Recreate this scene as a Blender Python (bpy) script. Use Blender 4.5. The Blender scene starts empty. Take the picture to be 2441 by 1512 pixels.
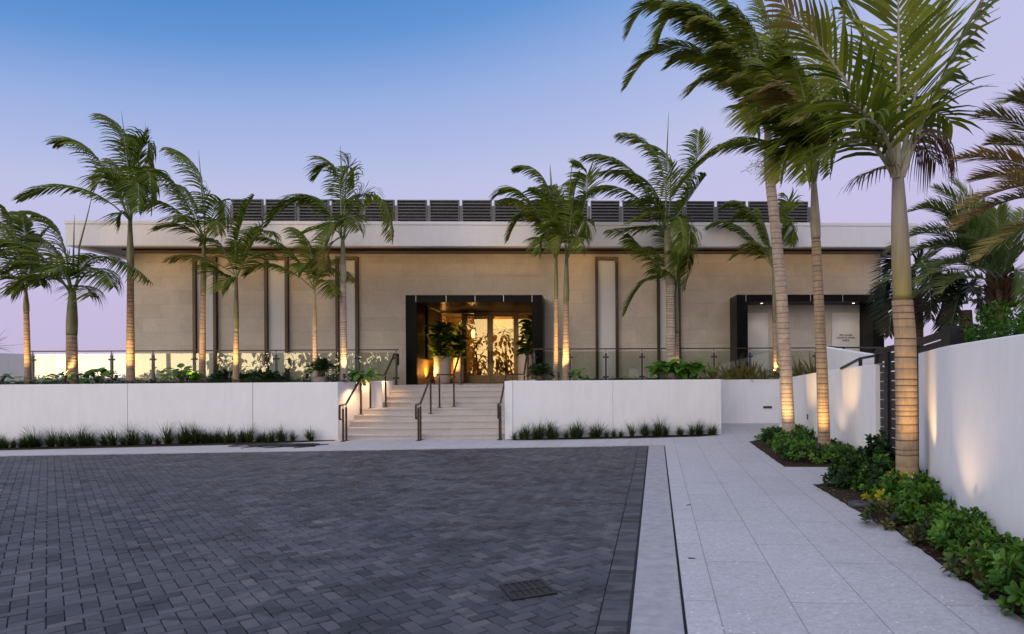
import bpy, math, random
from mathutils import Vector, Matrix
C = bpy.context.scene.collection
SC = bpy.context.scene
R = math.radians
PI = math.pi
# ------------------------------------------------------------------ camera
FPX, PPX, PPY, IMW, IMH = 1540.0, 1459.0, 890.2, 2441.0, 1512.0
EYE = 1.75
YAW, ROLL = R(2.2), R(0.34)
_fw = Vector((math.sin(YAW), math.cos(YAW), 0))
_r0 = Vector((math.cos(YAW), -math.sin(YAW), 0))
_u0 = Vector((0, 0, 1))
_rt = _r0 * math.cos(ROLL) - _u0 * math.sin(ROLL)
_up = _u0 * math.cos(ROLL) + _r0 * math.sin(ROLL)
EYEV = Vector((0, 0, EYE))
cam = bpy.data.cameras.new('camera')
camo = bpy.data.objects.new('camera', cam)
C.objects.link(camo)
camo.matrix_world = Matrix(((_rt.x, _up.x, -_fw.x, 0), (_rt.y, _up.y, -_fw.y, 0), (_rt.z, _up.z, -_fw.z, EYE), (0, 0, 0, 1)))
cam.sensor_width = 36
cam.lens = 36 * FPX / IMW
cam.shift_x = -(PPX - IMW / 2) / IMW
cam.shift_y = (PPY - IMH / 2) / IMW
cam.clip_end = 3000
cam.clip_start = 0.05
SC.camera = camo


def ray(px, py):
    return _fw + _rt * ((px - PPX) / FPX) - _up * ((py - PPY) / FPX)


def at(px, py, Y=None, z=None, d=None):
    """real point seen at a photograph position, on the plane Y=, or z=, or at depth d"""
    v = ray(px, py)
    if Y is not None:
        t = Y / v.y
    elif z is not None:
        t = (z - EYE) / v.z
    else:
        t = d
    return EYEV + v * t


def xat(px, Y):
    return at(px, 800, Y=Y).x


# ------------------------------------------------------------------ sky, sun, exposure
SUN_AZ = R(212)          # sunset glow behind the camera, to the left
SUN_EL = R(3)
w = bpy.data.worlds.new('World')
SC.world = w
w.use_nodes = True
nt = w.node_tree
nt.nodes.clear()


def wn(t, **k):
    n = nt.nodes.new(t)
    for a, b in k.items():
        setattr(n, a, b)
    return n


def wm(op, a, b=None, c=None):
    n = wn('ShaderNodeMath', operation=op)
    for i, s in enumerate((a, b, c)):
        if s is None:
            continue
        if isinstance(s, (int, float)):
            n.inputs[i].default_value = s
        else:
            nt.links.new(s, n.inputs[i])
    return n.outputs[0]


tc = wn('ShaderNodeTexCoord')
sep = wn('ShaderNodeSeparateXYZ')
nt.links.new(tc.outputs['Generated'], sep.inputs[0])
dx, dy, dz = sep.outputs
zpos = wm('MAXIMUM', dz, 0.0)
tt = wm('MULTIPLY', zpos, wm('SUBTRACT', 1.0, wm('MULTIPLY', dx, 0.62)))
ramp = wn('ShaderNodeValToRGB')
SKY = [(0.0, (.53, .46, .68)), (.12, (.55, .48, .73)), (.22, (.54, .51, .77)), (.31, (.50, .52, .77)), (.43, (.31, .42, .75)),
       (.52, (.12, .29, .65)), (.62, (.04, .20, .55)), (1.0, (.06, .20, .50))]
el = ramp.color_ramp.elements
while len(el) < len(SKY):
    el.new(0.5)
for e, (p, c) in zip(el, SKY):
    e.position = p
    e.color = (*c, 1)
nt.links.new(tt, ramp.inputs[0])
# brighter western half of the dome and the yellow afterglow along its horizon
az = (math.sin(SUN_AZ), math.cos(SUN_AZ))
dots = wm('ADD', wm('MULTIPLY', dx, az[0]), wm('MULTIPLY', dy, az[1]))
west = wm('POWER', wm('MAXIMUM', dots, 0.0), 1.5)
glow = wm('MULTIPLY', wm('POWER', wm('MAXIMUM', dots, 0.0), 3.0), wm('POWER', 2.718, wm('MULTIPLY', zpos, -7.5)))


def wcol(val, col):
    n = wn('ShaderNodeMix', data_type='RGBA', blend_type='MULTIPLY')
    n.inputs[0].default_value = 1
    comb = wn('ShaderNodeCombineColor')
    for i in range(3):
        nt.links.new(val, comb.inputs[i])
    nt.links.new(comb.outputs[0], n.inputs[6])
    n.inputs[7].default_value = (*col, 1)
    return n.outputs[2]


def wadd(a, b):
    n = wn('ShaderNodeMix', data_type='RGBA', blend_type='ADD')
    n.inputs[0].default_value = 1
    nt.links.new(a, n.inputs[6])
    nt.links.new(b, n.inputs[7])
    return n.outputs[2]


sky = wn('ShaderNodeTexSky', sky_type='NISHITA')
sky.sun_disc = False
sky.sun_elevation = SUN_EL
sky.sun_rotation = SUN_AZ
skyd = wcol(wm('ADD', 0.0, 0.05), (1, 1, 1))
nmul = wn('ShaderNodeMix', data_type='RGBA', blend_type='MULTIPLY')
nmul.inputs[0].default_value = 1
nt.links.new(sky.outputs[0], nmul.inputs[6])
nmul.inputs[7].default_value = (.015, .015, .015, 1)
total = wadd(wadd(ramp.outputs[0], wcol(west, (1.45, 1.33, 1.25))), wcol(glow, (3.5, 2.6, .7)))
total = wadd(total, nmul.outputs[2])
# pale overhead sky, still lit by the sun below the horizon
zen = wn('ShaderNodeMapRange', interpolation_type='SMOOTHSTEP')
nt.links.new(dz, zen.inputs[0])
zen.inputs[1].default_value = .52
zen.inputs[2].default_value = .95
total = wadd(total, wcol(zen.outputs[0], (.92, .86, .88)))
# nothing below the horizon but a dull ground tone
below = wm('GREATER_THAN', dz, -0.002)
gm = wn('ShaderNodeMix', data_type='RGBA')
nt.links.new(below, gm.inputs[0])
gm.inputs[6].default_value = (.10, .095, .10, 1)
nt.links.new(total, gm.inputs[7])
bg = wn('ShaderNodeBackground')
nt.links.new(gm.outputs[2], bg.inputs[0])
bg.inputs[1].default_value = 1.0
wo = wn('ShaderNodeOutputWorld')
nt.links.new(bg.outputs[0], wo.inputs[0])

sun = bpy.data.lights.new('sun', 'SUN')
sun.energy = 0.35
sun.angle = R(50)
sun.color = (1, .78, .55)
suno = bpy.data.objects.new('sun', sun)
C.objects.link(suno)
_el = R(20)
sd = Vector((math.sin(SUN_AZ) * math.cos(_el), math.cos(SUN_AZ) * math.cos(_el), math.sin(_el)))
suno.rotation_euler = sd.to_track_quat('Z', 'Y').to_euler()

SC.view_settings.view_transform = 'Standard'
SC.view_settings.look = 'None'
SC.view_settings.exposure = 0.0
SC.view_settings.gamma = 1
SC.cycles.use_denoising = True
SC.cycles.max_bounces = 8
SC.cycles.transparent_max_bounces = 24
SC.cycles.sample_clamp_indirect = 6

# ------------------------------------------------------------------ helpers
rnd = random.Random(7)
WLOC = {}


def tag(o, label=None, cat=None, group=None, kind=None):
    if label:
        o['label'] = label
    if cat:
        o['category'] = cat
    if group:
        o['group'] = group
    if kind:
        o['kind'] = kind
    return o


def thing(name, label, cat, loc=(0, 0, 0), group=None):
    o = bpy.data.objects.new(name, None)
    o.empty_display_size = .2
    C.objects.link(o)
    o.location = loc
    WLOC[o.name] = Vector(loc)
    return tag(o, label, cat, group)


class MB:
    def __init__(s):
        s.v = []
        s.f = []
        s.t = []       # face attribute tone
        s.k = []       # face attribute dry

    def add(s, vs, fs, tone=0.5, dry=0.0):
        n = len(s.v)
        s.v += [tuple(p) for p in vs]
        for q in fs:
            s.f.append(tuple(n + i for i in q))
            s.t.append(tone)
            s.k.append(dry)
        return s

    def box(s, x0, x1, y0, y1, z0, z1, tone=.5, dry=0.):
        vs = [(x0, y0, z0), (x1, y0, z0), (x1, y1, z0), (x0, y1, z0), (x0, y0, z1), (x1, y0, z1), (x1, y1, z1), (x0, y1, z1)]
        return s.add(vs, [(0, 3, 2, 1), (4, 5, 6, 7), (0, 1, 5, 4), (1, 2, 6, 5), (2, 3, 7, 6), (3, 0, 4, 7)], tone, dry)

    def prism(s, poly, z0, z1, tone=.5):
        """vertical prism over a counter-clockwise plan; z0, z1 may be lists"""
        n = len(poly)
        a = z0 if isinstance(z0, (list, tuple)) else [z0] * n
        b = z1 if isinstance(z1, (list, tuple)) else [z1] * n
        vs = [(p[0], p[1], a[i]) for i, p in enumerate(poly)] + [(p[0], p[1], b[i]) for i, p in enumerate(poly)]
        fs = [tuple(range(n - 1, -1, -1)), tuple(range(n, 2 * n))]
        for i in range(n):
            j = (i + 1) % n
            fs.append((i, j, n + j, n + i))
        return s.add(vs, fs, tone)

    def wallstrip(s, line, th, z0, z1):
        """wall along a plan polyline, thickness th to the left of travel; z1 list of tops"""
        n = len(line)
        P = [Vector((p[0], p[1], 0)) for p in line]
        off = []
        for i in range(n):
            t = (P[min(i + 1, n - 1)] - P[max(i - 1, 0)]).normalized()
            off.append(P[i] + Vector((-t.y, t.x, 0)) * th)
        b = z1 if isinstance(z1, (list, tuple)) else [z1] * n
        vs = []
        for i in range(n):
            vs += [(P[i].x, P[i].y, z0), (off[i].x, off[i].y, z0), (off[i].x, off[i].y, b[i]), (P[i].x, P[i].y, b[i])]
        fs = []
        for i in range(n - 1):
            a, c = 4 * i, 4 * i + 4
            for k in range(4):
                l = (k + 1) % 4
                fs.append((a + k, c + k, c + l, a + l))
        fs.append((0, 1, 2, 3))
        e = 4 * (n - 1)
        fs.append((e + 3, e + 2, e + 1, e))
        return s.add(vs, fs)

    def tube(s, path, r, seg=8, tone=.5, dry=0., cap=True):
        P = [Vector(p) for p in path]
        n = len(P)
        rs = r if isinstance(r, (list, tuple)) else [r] * n
        ref = None
        base = len(s.v)
        vs, fs = [], []
        for i in range(n):
            t = (P[min(i + 1, n - 1)] - P[max(i - 1, 0)])
            if t.length < 1e-9:
                t = Vector((0, 0, 1))
            t.normalize()
            if ref is None:
                ref = Vector((1, 0, 0)) if abs(t.x) < .8 else Vector((0, 1, 0))
            a = (ref - t * ref.dot(t)).normalized()
            ref = a
            b = t.cross(a)
            for k in range(seg):
                an = 2 * PI * k / seg
                vs.append(P[i] + (a * math.cos(an) + b * math.sin(an)) * rs[i])
        for i in range(n - 1):
            for k in range(seg):
                l = (k + 1) % seg
                fs.append((i * seg + k, i * seg + l, (i + 1) * seg + l, (i + 1) * seg + k))
        if cap:
            fs.append(tuple(range(seg - 1, -1, -1)))
            fs.append(tuple((n - 1) * seg + k for k in range(seg)))
        return s.add(vs, fs, tone, dry)

    def sbar(s, p, q, wx, wy):
        """square bar between two points"""
        P, Q = Vector(p), Vector(q)
        t = (Q - P).normalized()
        ref = Vector((0, 0, 1)) if abs(t.z) < .9 else Vector((0, 1, 0))
        a = t.cross(ref).normalized()
        b = a.cross(t).normalized()
        vs = []
        for o in (P, Q):
            for sa, sb in ((-1, -1), (1, -1), (1, 1), (-1, 1)):
                vs.append(o + a * sa * wx / 2 + b * sb * wy / 2)
        return s.add(vs, [(0, 3, 2, 1), (4, 5, 6, 7), (0, 1, 5, 4), (1, 2, 6, 5), (2, 3, 7, 6), (3, 0, 4, 7)])

    def lathe(s, prof, c=(0, 0, 0), seg=24, tone=.5):
        vs, fs = [], []
        n = len(prof)
        for r, z in prof:
            for k in range(seg):
                a = 2 * PI * k / seg
                vs.append((c[0] + r * math.cos(a), c[1] + r * math.sin(a), c[2] + z))
        for i in range(n - 1):
            for k in range(seg):
                l = (k + 1) % seg
                fs.append((i * seg + k, i * seg + l, (i + 1) * seg + l, (i + 1) * seg + k))
        fs.append(tuple(range(seg - 1, -1, -1)))
        fs.append(tuple((n - 1) * seg + k for k in range(seg)))
        return s.add(vs, fs, tone)

    def mesh(s, name, off=Vector((0, 0, 0))):
        me = bpy.data.meshes.new(name)
        o = Vector(off)
        me.from_pydata([(p[0] - o.x, p[1] - o.y, p[2] - o.z) for p in s.v], [], s.f)
        a = me.attributes.new('tone', 'FLOAT', 'FACE')
        a.data.foreach_set('value', s.t)
        a = me.attributes.new('dry', 'FLOAT', 'FACE')
        a.data.foreach_set('value', s.k)
        me.update()
        return me

    def build(s, name, m, parent=None, smooth=False, bevel=0, loc=None):
        off = Vector(loc) if loc is not None else Vector((0, 0, 0))
        if parent is not None:
            off = wloc(parent)
        me = s.mesh(name, off)
        if smooth:
            me.polygons.foreach_set('use_smooth', [True] * len(me.polygons))
        me.materials.append(m)
        o = bpy.data.objects.new(name, me)
        C.objects.link(o)
        if parent is not None:
            o.parent = parent
            WLOC[o.name] = off
        elif loc is not None:
            o.location = loc
            WLOC[o.name] = off
        if bevel:
            b = o.modifiers.new('bevel', 'BEVEL')
            b.width = bevel
            b.segments = 2
            b.limit_method = 'ANGLE'
            b.angle_limit = R(40)
        return o


def wloc(o):
    return WLOC.get(o.name, Vector((0, 0, 0)))


def copy_thing(o, loc, rz=0, sc=1.0, label=None, group=None):
    c = o.copy()
    C.objects.link(c)
    c.location = loc
    c.rotation_euler = (0, 0, rz)
    c.scale = (sc, sc, sc)
    if label:
        c['label'] = label
    if group:
        c['group'] = group
    for ch in list(o.children):
        d = ch.copy()
        C.objects.link(d)
        d.parent = c
        for g in list(ch.children):
            e = g.copy()
            C.objects.link(e)
            e.parent = d
    return c


# ------------------------------------------------------------------ materials
class NM:
    def __init__(s, name):
        s.m = bpy.data.materials.new(name)
        s.m.use_nodes = True
        s.n = s.m.node_tree.nodes
        s.l = s.m.node_tree.links
        s.p = s.n['Principled BSDF']
        s.out = s.n['Material Output']

    def node(s, t, **k):
        n = s.n.new(t)
        for a, b in k.items():
            setattr(n, a, b)
        return n

    def set(s, sock, v):
        if isinstance(v, (int, float)):
            sock.default_value = v
        elif isinstance(v, tuple):
            sock.default_value = (*v, 1) if len(v) == 3 and sock.type == 'RGBA' else v
        else:
            s.l.new(v, sock)

    def pos(s):
        return s.node('ShaderNodeNewGeometry').outputs['Position']

    def obj(s):
        return s.node('ShaderNodeTexCoord').outputs['Object']

    def noise(s, scale, detail=4, rough=.6, vec=None, stretch=None):
        n = s.node('ShaderNodeTexNoise')
        n.inputs['Scale'].default_value = scale
        n.inputs['Detail'].default_value = detail
        n.inputs['Roughness'].default_value = rough
        v = vec if vec is not None else s.pos()
        if stretch:
            mp = s.node('ShaderNodeMapping')
            mp.inputs['Scale'].default_value = stretch
            s.l.new(v, mp.inputs[0])
            v = mp.outputs[0]
        s.l.new(v, n.inputs['Vector'])
        return n.outputs['Fac']

    def ramp(s, fac, stops):
        n = s.node('ShaderNodeValToRGB')
        e = n.color_ramp.elements
        while len(e) < len(stops):
            e.new(.5)
        for a, (p, c) in zip(e, stops):
            a.position = p
            a.color = (*c, 1) if isinstance(c, tuple) else (c, c, c, 1)
        s.l.new(fac, n.inputs[0])
        return n.outputs[0]

    def mix(s, fac, a, b, mode='MIX'):
        n = s.node('ShaderNodeMix', data_type='RGBA', blend_type=mode)
        s.set(n.inputs[0], fac)
        s.set(n.inputs[6], a)
        s.set(n.inputs[7], b)
        return n.outputs[2]

    def math(s, op, a, b=None):
        n = s.node('ShaderNodeMath', operation=op)
        s.set(n.inputs[0], a)
        if b is not None:
            s.set(n.inputs[1], b)
        return n.outputs[0]

    def attr(s, name):
        return s.node('ShaderNodeAttribute', attribute_name=name).outputs['Fac']

    def bump(s, h, strength=.3, dist=.01):
        n = s.node('ShaderNodeBump')
        n.inputs['Strength'].default_value = strength
        n.inputs['Distance'].default_value = dist
        s.l.new(h, n.inputs['Height'])
        s.l.new(n.outputs[0], s.p.inputs['Normal'])

    def fin(s, col=None, rough=None, metal=None, spec=None):
        if col is not None:
            s.set(s.p.inputs['Base Color'], col)
        if rough is not None:
            s.set(s.p.inputs['Roughness'], rough)
        if metal is not None:
            s.set(s.p.inputs['Metallic'], metal)
        if spec is not None:
            s.set(s.p.inputs['Specular IOR Level'], spec)
        return s.m


def m_plain(name, c, rough=.5, metal=0., var=.12, scale=6., bump=0., spec=.5):
    k = NM(name)
    f = k.noise(scale, 5)
    d = tuple(x * (1 - var) for x in c)
    u = tuple(min(1, x * (1 + var)) for x in c)
    col = k.ramp(f, [(.3, d), (.7, u)])
    if bump:
        k.bump(k.noise(scale * 12, 4), bump, .004)
    return k.fin(col, rough, metal, spec)


def m_stucco(name, c):
    k = NM(name)
    a = k.noise(.9, 5, .65)
    b = k.noise(7, 5, .7, stretch=(1, 1, .25))
    col = k.ramp(a, [(.3, tuple(x * .95 for x in c)), (.7, tuple(x * 1.03 for x in c))])
    col = k.mix(.35, col, k.ramp(b, [(.35, tuple(x * .90 for x in c)), (.65, tuple(x * 1.04 for x in c))]))
    st = k.ramp(k.noise(5.5, 4, .6, stretch=(1, 1, .05)), [(.58, 0.0), (.75, 1.0)])
    col = k.mix(k.math('MULTIPLY', st, .16), col, tuple(x * .62 for x in c))
    bl = k.ramp(k.noise(2.6, 7, .75), [(.6, 0.0), (.72, 1.0)])
    col = k.mix(k.math('MULTIPLY', bl, .14), col, tuple(x * .7 for x in c))
    k.bump(k.math('ADD', k.noise(140, 4), k.math('MULTIPLY', k.noise(3, 3), 3.0)), .3, .004)
    return k.fin(col, .85, spec=.25)


def m_stone():
    k = NM('limestone_tiles')
    p = k.pos()
    sp = k.node('ShaderNodeSeparateXYZ')
    k.l.new(p, sp.inputs[0])
    cb = k.node('ShaderNodeCombineXYZ')
    k.l.new(k.math('ADD', sp.outputs[0], sp.outputs[1]), cb.inputs[0])
    k.l.new(sp.outputs[2], cb.inputs[1])
    b = k.node('ShaderNodeTexBrick')
    b.offset = .5
    k.l.new(cb.outputs[0], b.inputs['Vector'])
    b.inputs['Scale'].default_value = 1
    b.inputs['Brick Width'].default_value = 1.22
    b.inputs['Row Height'].default_value = .46
    b.inputs['Mortar Size'].default_value = .004
    b.inputs['Color1'].default_value = (.46, .40, .325, 1)
    b.inputs['Color2'].default_value = (.575, .51, .425, 1)
    b.inputs['Mortar'].default_value = (.30, .245, .19, 1)
    n1 = k.noise(2.2, 6, .65)
    n2 = k.noise(38, 5, .7)
    col = k.mix(.45, b.outputs['Color'], k.ramp(n1, [(.3, (.42, .365, .30)), (.7, (.61, .54, .45))]))
    col = k.mix(.4, col, k.ramp(n2, [(.35, (.55, .54, .53)), (.65, (1.18, 1.18, 1.18))]), 'MULTIPLY')
    k.bump(k.math('ADD', k.math('MULTIPLY', n2, .3), k.math('SUBTRACT', 1, b.outputs['Fac'])), .25, .004)
    return k.fin(col, .8, spec=.3)


KERB_A = R(6.1)            # heading of the kerb, clockwise from the building's depth axis
KU = Vector((math.cos(KERB_A), -math.sin(KERB_A), 0))     # across the kerb
KV = Vector((math.sin(KERB_A), math.cos(KERB_A), 0))      # along the kerb


def kerbframe(k):
    p = k.pos()
    mp = k.node('ShaderNodeMapping', vector_type='POINT')
    mp.inputs['Rotation'].default_value = (0, 0, KERB_A)
    k.l.new(p, mp.inputs[0])
    sp = k.node('ShaderNodeSeparateXYZ')
    k.l.new(mp.outputs[0], sp.inputs[0])
    return sp.outputs[0], sp.outputs[1]


def m_walk():
    k = NM('shell_concrete_slabs')
    u, v = kerbframe(k)
    cb = k.node('ShaderNodeCombineXYZ')
    k.l.new(v, cb.inputs[0])
    k.l.new(k.math('ADD', u, -.4477 + .003), cb.inputs[1])
    b = k.node('ShaderNodeTexBrick')
    b.offset = .37
    k.l.new(cb.outputs[0], b.inputs['Vector'])
    b.inputs['Scale'].default_value = 1
    b.inputs['Brick Width'].default_value = 1.65
    b.inputs['Row Height'].default_value = .558
    b.inputs['Mortar Size'].default_value = .006
    b.inputs['Mortar Smooth'].default_value = .2
    c = (.425, .412, .43)
    b.inputs['Color1'].default_value = (*[x * .90 for x in c], 1)
    b.inputs['Color2'].default_value = (*[x * 1.07 for x in c], 1)
    b.inputs['Mortar'].default_value = (.12, .115, .12, 1)
    n1 = k.noise(1.3, 6, .7)
    n2 = k.noise(26, 6, .75)
    col = k.mix(.5, b.outputs['Color'], k.ramp(n1, [(.3, tuple(x * .9 for x in c)), (.7, tuple(x * 1.06 for x in c))]))
    col = k.mix(.6, col, k.ramp(n2, [(.34, (.68, .68, .69)), (.64, (1.16, 1.15, 1.15))]), 'MULTIPLY')
    # shell flecks, light and dark
    vo = k.node('ShaderNodeTexVoronoi')
    vo.inputs['Scale'].default_value = 17
    k.l.new(k.pos(), vo.inputs['Vector'])
    vo.inputs['Randomness'].default_value = 1
    fl = k.ramp(vo.outputs['Distance'], [(.12, 1.0), (.2, 0.0)])
    pick = k.ramp(k.node('ShaderNodeSeparateColor').outputs[0] if False else k.noise(9, 2), [(.5, 0.0), (.56, 1.0)])
    col = k.mix(k.math('MULTIPLY', fl, k.math('MULTIPLY', pick, .85)), col, (.70, .66, .62))
    vo2 = k.node('ShaderNodeTexVoronoi')
    vo2.inputs['Scale'].default_value = 23
    k.l.new(k.pos(), vo2.inputs['Vector'])
    fl2 = k.ramp(vo2.outputs['Distance'], [(.1, 1.0), (.17, 0.0)])
    col = k.mix(k.math('MULTIPLY', fl2, k.math('MULTIPLY', k.math('SUBTRACT', 1, pick), .55)), col, (.17, .16, .165))
    st = k.ramp(k.noise(.55, 7, .75), [(.56, 0.0), (.74, 1.0)])
    col = k.mix(k.math('MULTIPLY', st, .45), col, (.25, .245, .25))
    k.bump(k.math('SUBTRACT', k.math('MULTIPLY', n2, .25), b.outputs['Fac']), .35, .004)
    return k.fin(col, .75, spec=.3)


def m_paver():
    k = NM('charcoal_pavers')
    t = k.attr('tone')
    col = k.ramp(t, [(0, (.030, .031, .037)), (.4, (.060, .061, .070)), (.75, (.084, .083, .092)), (1, (.108, .102, .106))])
    n1 = k.noise(70, 5, .75)
    n2 = k.noise(1.1, 5, .6)
    col = k.mix(.5, col, k.ramp(n1, [(.3, (.5, .5, .5)), (.68, (1.35, 1.35, 1.35))]), 'MULTIPLY')
    col = k.mix(.85, col, k.ramp(n2, [(.3, (.68, .68, .72)), (.7, (1.28, 1.25, 1.24))]), 'MULTIPLY')
    # damp dark stains
    st = k.ramp(k.noise(.95, 9, .76, stretch=(1, 1.9, 1)), [(.535, 0.0), (.575, 1.0)])
    col = k.mix(k.math('MULTIPLY', st, .72), col, (.017, .017, .020))
    # pale efflorescence
    ef = k.ramp(k.noise(.5, 8, .8), [(.545, 0.0), (.62, 1.0)])
    col = k.mix(k.math('MULTIPLY', ef, .28), col, (.19, .18, .19))
    k.bump(n1, .35, .004)
    return k.fin(col, k.math('SUBTRACT', .72, k.math('MULTIPLY', st, .25)), spec=.35)


def m_leaf(name, dark, light, drycol=(.16, .095, .045), rough=.42, trans=.22):
    k = NM(name)
    t = k.attr('tone')
    dr = k.attr('dry')
    col = k.ramp(t, [(0, dark), (1, light)])
    n = k.noise(9, 4, .7)
    col = k.mix(.5, col, k.ramp(n, [(.3, (.65, .65, .65)), (.7, (1.25, 1.2, 1.05))]), 'MULTIPLY')
    col = k.mix(dr, col, drycol)
    k.fin(col, rough, spec=.14)
    tr = k.node('ShaderNodeBsdfTranslucent')
    k.l.new(k.mix(1, col, (1.2, 1.25, .6), 'MULTIPLY'), tr.inputs[0])
    mx = k.node('ShaderNodeMixShader')
    mx.inputs[0].default_value = trans
    k.l.new(k.p.outputs[0], mx.inputs[1])
    k.l.new(tr.outputs[0], mx.inputs[2])
    k.l.new(mx.outputs[0], k.out.inputs[0])
    return k.m


def m_trunk(name, c, ring=(.09, .07, .055)):
    k = NM(name)
    n1 = k.noise(5, 6, .7)
    n2 = k.noise(30, 5, .7, stretch=(1, 1, .12))
    col = k.ramp(n1, [(.3, tuple(x * .75 for x in c)), (.7, tuple(x * 1.15 for x in c))])
    col = k.mix(.5, col, k.ramp(n2, [(.3, (.6, .6, .6)), (.65, (1.15, 1.15, 1.15))]), 'MULTIPLY')
    st = k.ramp(k.noise(3.2, 6, .75), [(.55, 0.0), (.68, 1.0)])
    col = k.mix(k.math('MULTIPLY', st, .4), col, tuple(x * .45 for x in c))
    col = k.mix(k.attr('dry'), col, ring)
    k.bump(n2, .4, .006)
    return k.fin(col, .85, spec=.2)


def m_glass(name, tint, boost=1.0, ior=1.52, refl=(1, 1, 1)):
    k = NM(name)
    fr = k.node('ShaderNodeFresnel')
    fr.inputs[0].default_value = ior
    tr = k.node('ShaderNodeBsdfTransparent')
    tr.inputs[0].default_value = (*tint, 1)
    gl = k.node('ShaderNodeBsdfGlossy')
    gl.inputs['Roughness'].default_value = 0.0
    gl.inputs[0].default_value = (*refl, 1)
    mx = k.node('ShaderNodeMixShader')
    k.l.new(k.math('MINIMUM', k.math('MULTIPLY', fr.outputs[0], boost), 1.0), mx.inputs[0])
    k.l.new(tr.outputs[0], mx.inputs[1])
    k.l.new(gl.outputs[0], mx.inputs[2])
    k.l.new(mx.outputs[0], k.out.inputs[0])
    return k.m


def m_emit(name, c, s):
    k = NM(name)
    k.fin(c, .5)
    k.p.inputs['Emission Color'].default_value = (*c, 1)
    k.p.inputs['Emission Strength'].default_value = s
    return k.m


def m_soil():
    k = NM('mulch_soil')
    a = k.noise(11, 7, .75)
    b = k.noise(70, 6, .8)
    col = k.ramp(a, [(.3, (.022, .014, .010)), (.55, (.05, .034, .025)), (.75, (.11, .085, .07))])
    col = k.mix(.7, col, k.ramp(b, [(.35, (.45, .42, .4)), (.62, (1.5, 1.4, 1.3))]), 'MULTIPLY')
    k.bump(k.math('ADD', a, b), .9, .03)
    return k.fin(col, .95, spec=.1)


def m_steps():
    k = NM('pale_stone_steps')
    c = (.50, .455, .42)
    n2 = k.noise(60, 6, .8)
    n1 = k.noise(2, 6, .7)
    col = k.ramp(n1, [(.3, tuple(x * .9 for x in c)), (.7, tuple(x * 1.06 for x in c))])
    col = k.mix(.45, col, k.ramp(n2, [(.36, (.66, .63, .6)), (.6, (1.1, 1.1, 1.1))]), 'MULTIPLY')
    k.bump(n2, .2, .003)
    return k.fin(col, .7, spec=.3)


def m_wood():
    k = NM('brown_soffit_boards')
    p = k.pos()
    sp = k.node('ShaderNodeSeparateXYZ')
    k.l.new(p, sp.inputs[0])
    wv = k.math('FRACT', k.math('MULTIPLY', sp.outputs[1], 7.0))
    groove = k.ramp(wv, [(.0, 0.0), (.06, 1.0), (.94, 1.0), (1, 0.0)])
    n = k.noise(9, 5, .7, stretch=(.15, 6, 1))
    col = k.ramp(n, [(.3, (.075, .043, .026)), (.7, (.14, .085, .052))])
    col = k.mix(1, col, groove, 'MULTIPLY')
    return k.fin(col, .55)


def m_shaft():
    k = NM('olive_to_pale_crownshaft')
    sp = k.node('ShaderNodeSeparateXYZ')
    k.l.new(k.pos(), sp.inputs[0])
    h = k.math('ADD', k.math('MULTIPLY', k.math('SUBTRACT', sp.outputs[2], 2.7), .5), k.math('MULTIPLY', k.noise(3, 5, .7, stretch=(3, 3, .3)), .5))
    col = k.ramp(h, [(.22, (.25, .235, .06)), (.5, (.27, .225, .11)), (.75, (.30, .255, .19)), (1, (.33, .29, .24))])
    n = k.noise(14, 5, .7, stretch=(1, 1, .06))
    col = k.mix(.6, col, k.ramp(n, [(.3, (.6, .6, .58)), (.68, (1.2, 1.2, 1.15))]), 'MULTIPLY')
    k.bump(n, .25, .004)
    return k.fin(col, .5, spec=.3)


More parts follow.
